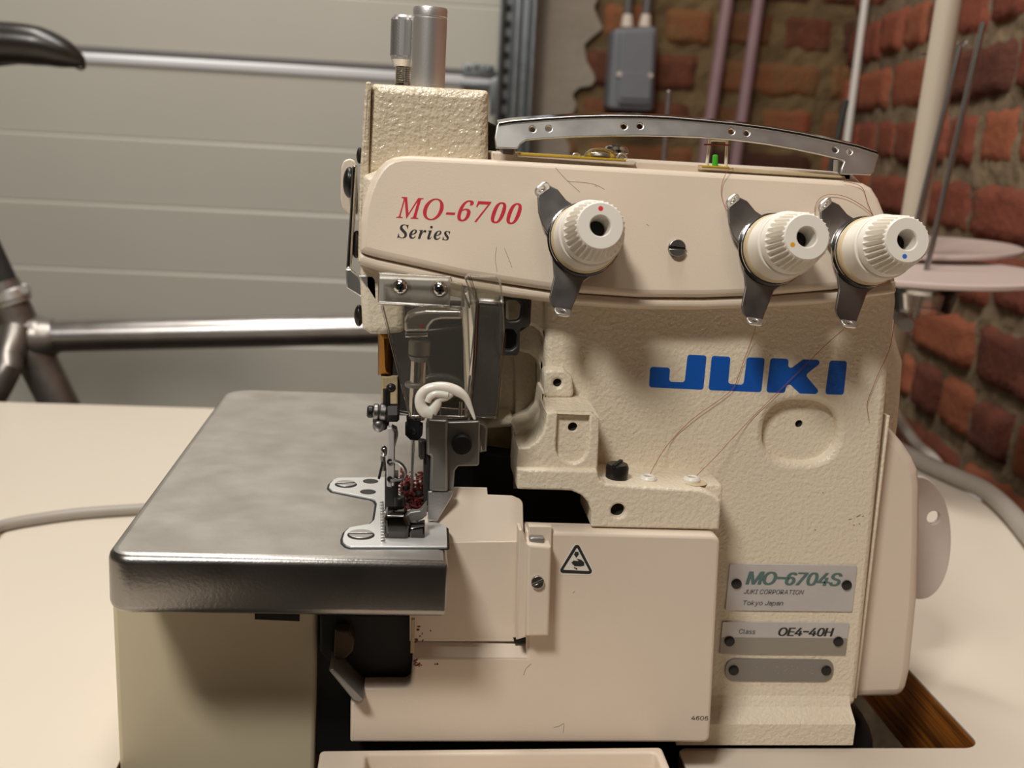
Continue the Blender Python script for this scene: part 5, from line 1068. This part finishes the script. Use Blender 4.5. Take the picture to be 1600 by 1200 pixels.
# thread bracket beside the eye guard
yb_ = YP(-.004)
pslab('looper_thread_bracket', [(780, 462), (831, 466), (829, 506), (826, 511), (813, 513), (812, 550), (808, 556), (780, 556)], yb_, .004, .0008, m_dgrey, mc, .001,
      [rnd(pxs(yb_, [(788, 474), (795, 469), (808, 470), (815, 478), (812, 501), (790, 502)]), .002), rnd(pxs(yb_, [(784, 522), (791, 514), (802, 515), (808, 524), (807, 541), (799, 547), (784, 546)]), .002)])
pslab('bracket_back', [(776, 458), (831, 462), (826, 510), (812, 520), (810, 552), (776, 552)], yb_.off(-.008), .01, .001, m_black, mc)
pslab('oil_shield', [(614, 470), (786, 478), (778, 652), (610, 650)], YP(.008), .01, .001, m_dgrey, mc)
pslab('shield_block', [(655, 515), (735, 505), (738, 640), (700, 640), (700, 590), (668, 588)], YP(.004), .012, .002, m_dark, mc)
pslab('brass_bush', [(590, 520), (590, 590), (612, 590), (616, 520)], YP(.004), .012, .005, m_brass, mc)
pslab('bush_plate', [(595, 588), (622, 588), (622, 645), (596, 645)], YP(.006), .01, .001, m_dirty, mc)

# lifting lever on the left end
yl = YP(.004)
lv = pslab('lever_plate', [(533, 262), (537, 251), (546, 247.5), (554, 251), (559, 262), (559, 338), (545, 335), (535, 325), (532, 312)], YP(.018), .003, .0007, m_front, mc, .002)
pslab('lever_strip', [(550, 261), (553, 258), (557.5, 261), (556, 300), (549, 420), (540.5, 420), (546, 340)], yl, .012, .0008, m_chrome, lv, .0005)
pslab('lever_bend', [(540, 421), (548, 420.5), (559.5, 431), (585, 471), (577.5, 472), (558, 460.5), (541, 450)], YP(.000), .004, .0006, m_steel, lv)
pslab('lever_tab', [(559.5, 430.5), (583, 429), (589, 437), (590, 470), (585, 471)], YP(-.003), .004, .0008, m_rail, lv)
b = MB(); b.ball(YP(.012).at(546, 285), 24*.43/F_PX, (.42, .8, 1), 20); b.out('lever_bolt', m_dark, lv)
MB().ball(YP(.01).at(557, 382), 22*.43/F_PX, (.35, .7, 1), 18).out('end_plug', m_dgrey, mc)
MB().ball(YP(.01).at(561, 493), 16*.43/F_PX, (.5, .8, 1.1), 16).out('end_screw', m_dark, mc)
MB().ball(YP(.02).at(562, 243), 13*.43/F_PX, (.4, .8, 1), 16).out('plate_bolt', m_black, mc)

# clear eye guard
yg = YP(-.040)
gd = pslab('eye_guard', [(597, 477), (722, 481), (727, 560), (728, 652), (641, 651)], yg, .0018, .0006, m_clear, mc, .0006)
pslab('guard_flange', [(591.5, 428), (600, 427), (705, 432.5), (707, 441), (724, 444), (722, 482), (590, 474)], YP(-.0385), .0035, .0009, m_clear, gd, .0006)
pslab('guard_mount', [(591, 433), (702, 437), (704, 446), (703, 479), (591, 474)], YP(-.032), .012, .0008, m_alu, mc, .0008)
def facet(name, a, ya_, b_, yb2, t):
    return link(name, smooth(wedge(a, ya_, b_, yb2, t)), m_clear, gd)
facet('guard_corner', [(722, 445), (727, 652)], -.0395, [(746, 452), (733, 652)], -.0445, .002)
pslab('guard_window', [(746, 470), (787, 474), (789, 520), (776, 655), (732, 652), (742, 560)], YP(-.0445), .0022, .0007, m_clear, gd, .0006)
pslab('guard_head', [(726, 436), (733, 430), (776, 433), (783, 440), (788, 474), (745, 471), (732, 450)], YP(-.044), .006, .0012, m_clear, gd, .0008)
er = MB()
for l in ([(597, 477), (641, 651)], [(641, 651), (728, 652)], [(590, 474), (722, 482)], [(746, 470), (742, 560), (732, 652)], [(789, 520), (776, 655)], [(746, 470), (787, 474)], [(733, 430), (746, 470)], [(592, 428), (705, 433)]):
    er.tube([YP(-.0448 if l[0][0] > 730 else -.0402).at(*p) for p in l], .0005, 8, 3)
er.out('guard_rim', m_clear2, gd)
ysg = YP(-.0385)
for q in ((626, 448), (687.5, 452)):
    MB().lathe(ysg.at(*q), (0, -1, 0), [(0, 16*.39/F_PX), (.0012, 16*.39/F_PX), (.0014, 14*.39/F_PX), (.0006, 12.5*.39/F_PX), (0, 12.5*.39/F_PX)], 32).out('screw_boss', m_clear2, gd)
    s, x = cross_screw('guard_screw', ysg, q, 12.3*.39/F_PX, .0030, gd); x.out('screw_cross', m_black, gd)

# ------------------------------------------------------------------ loose things
yw = YP(-.046)
r_ = .385/F_PX
tube = [(692, 625), (686, 631), (682, 629), (682, 622), (690, 614), (702, 611), (716, 614), (728, 622), (735, 634), (739, 645), (743, 654)]
hk = MB()
hk.tube([yw.at(*p) for p in [(676, 645), (664, 642), (657, 632), (657, 619), (666, 609), (682, 604.5), (700, 606), (716, 612), (728, 622), (735, 637), (742, 655)]], [10*r_, 10.5*r_, 9*r_, 8*r_, 8*r_, 8*r_, 9*r_, 8.5*r_, 6*r_, 4*r_, 2*r_], 16, 6)
hk.tube([yw.at(*p) for p in [(674, 643), (682, 632), (686, 624), (696, 619), (706, 614)]], [10*r_, 8*r_, 6*r_, 8*r_, 6*r_], 14, 5)
hk.tube([yw.off(.001).at(*p) for p in [(668, 628), (672, 620), (682, 615), (700, 617)]], [5*r_, 6*r_, 6*r_, 6*r_], 12, 5)
tag(hk.out('plastic_curl', m_white, None, 1.0), 'curled milky white plastic scrap hooked on the clear eye guard', 'plastic scrap')

def thread(pts, label, r=.00011):
    tag(MB().tube(pts, r, 6, 6).out('sewing_thread', m_threadm), label, 'thread', 'red sewing threads on the machine')
yt = PC.off(.0012); ta = PC.off(.006); f0 = P0.off(.0011)
thread([YP(.004).at(1150, 262), yt.at(1138, 266), yt.at(1129, 284), yt.at(1127, 302), yt.at(1131, 318), ta.at(1137, 331)], 'short red thread curving down to the amber-dot dial')
thread([ta.at(1181, 508), P0.off(.006).at(1179, 516), P0.off(.002).at(1174, 532), f0.at(1160, 570), f0.at(1153, 590), f0.at(1146, 606), f0.at(1128, 622), f0.at(1082, 655), f0.at(1045, 693), YP(-.010).at(1024, 725), pt_.at(1012, 750)], 'red thread running from the amber-dot dial down to the left eyelet')
thread([ta.at(1318, 515), P0.off(.006).at(1308, 523), P0.off(.002).at(1288, 541), f0.at(1262, 567), f0.at(1215, 613), f0.at(1165, 663), YP(-.008).at(1115, 717), pt_.at(1080, 751)], 'red thread running from the blue-dot dial down to the right eyelet')
thread([yt.at(1273, 332), yt.at(1274, 322), yt.at(1281, 310), yt.at(1296, 304), yt.at(1320, 307), yt.at(1345, 320), yt.at(1362, 334), yt.at(1365, 342), yt.at(1358, 347), yt.at(1340, 350)], 'looped red thread lying on the cover above the blue-dot dial')
thread([yt.at(1318, 283), yt.at(1346, 292), yt.at(1356, 318), yt.at(1366, 340), yt.at(1374, 350)], 'short red thread at the upper right end of the tension cover')
thread([f0.at(1398, 500), f0.at(1390, 545), f0.at(1372, 585), f0.at(1356, 626), f0.at(1356, 645), f0.at(1358, 657)], 'loose red thread end near the right edge beside the blue lettering')
thread([YP(.004).at(1100, 226), YP(.003).at(1120, 226), YP(.004).at(1140, 227)], 'red thread lying across the small white wire guide', .00035)
# lint around the foot
rg = random.Random(5); lt = MB()
for k in range(90):
    x, y = rg.gauss(645, 11), rg.gauss(772, 17)
    if not (612 < x < 662 and 738 < y < 803): continue
    p = ZP(zbed + .0012 + rg.uniform(0, .003)).at(x, y); P = [p]
    for j in range(4): P.append(P[-1] + V3((rg.gauss(0, .0016), rg.gauss(0, .0016), rg.gauss(0, .0010))))
    lt.tube([V3((q.x, q.y, max(q.z, zbed + T + .0008))) for q in P], rg.uniform(.0002, .0006), 6, 3)
tag(lt.out('red_lint', m_lint), 'tuft of red lint packed around the presser foot', 'lint', None, 'stuff')
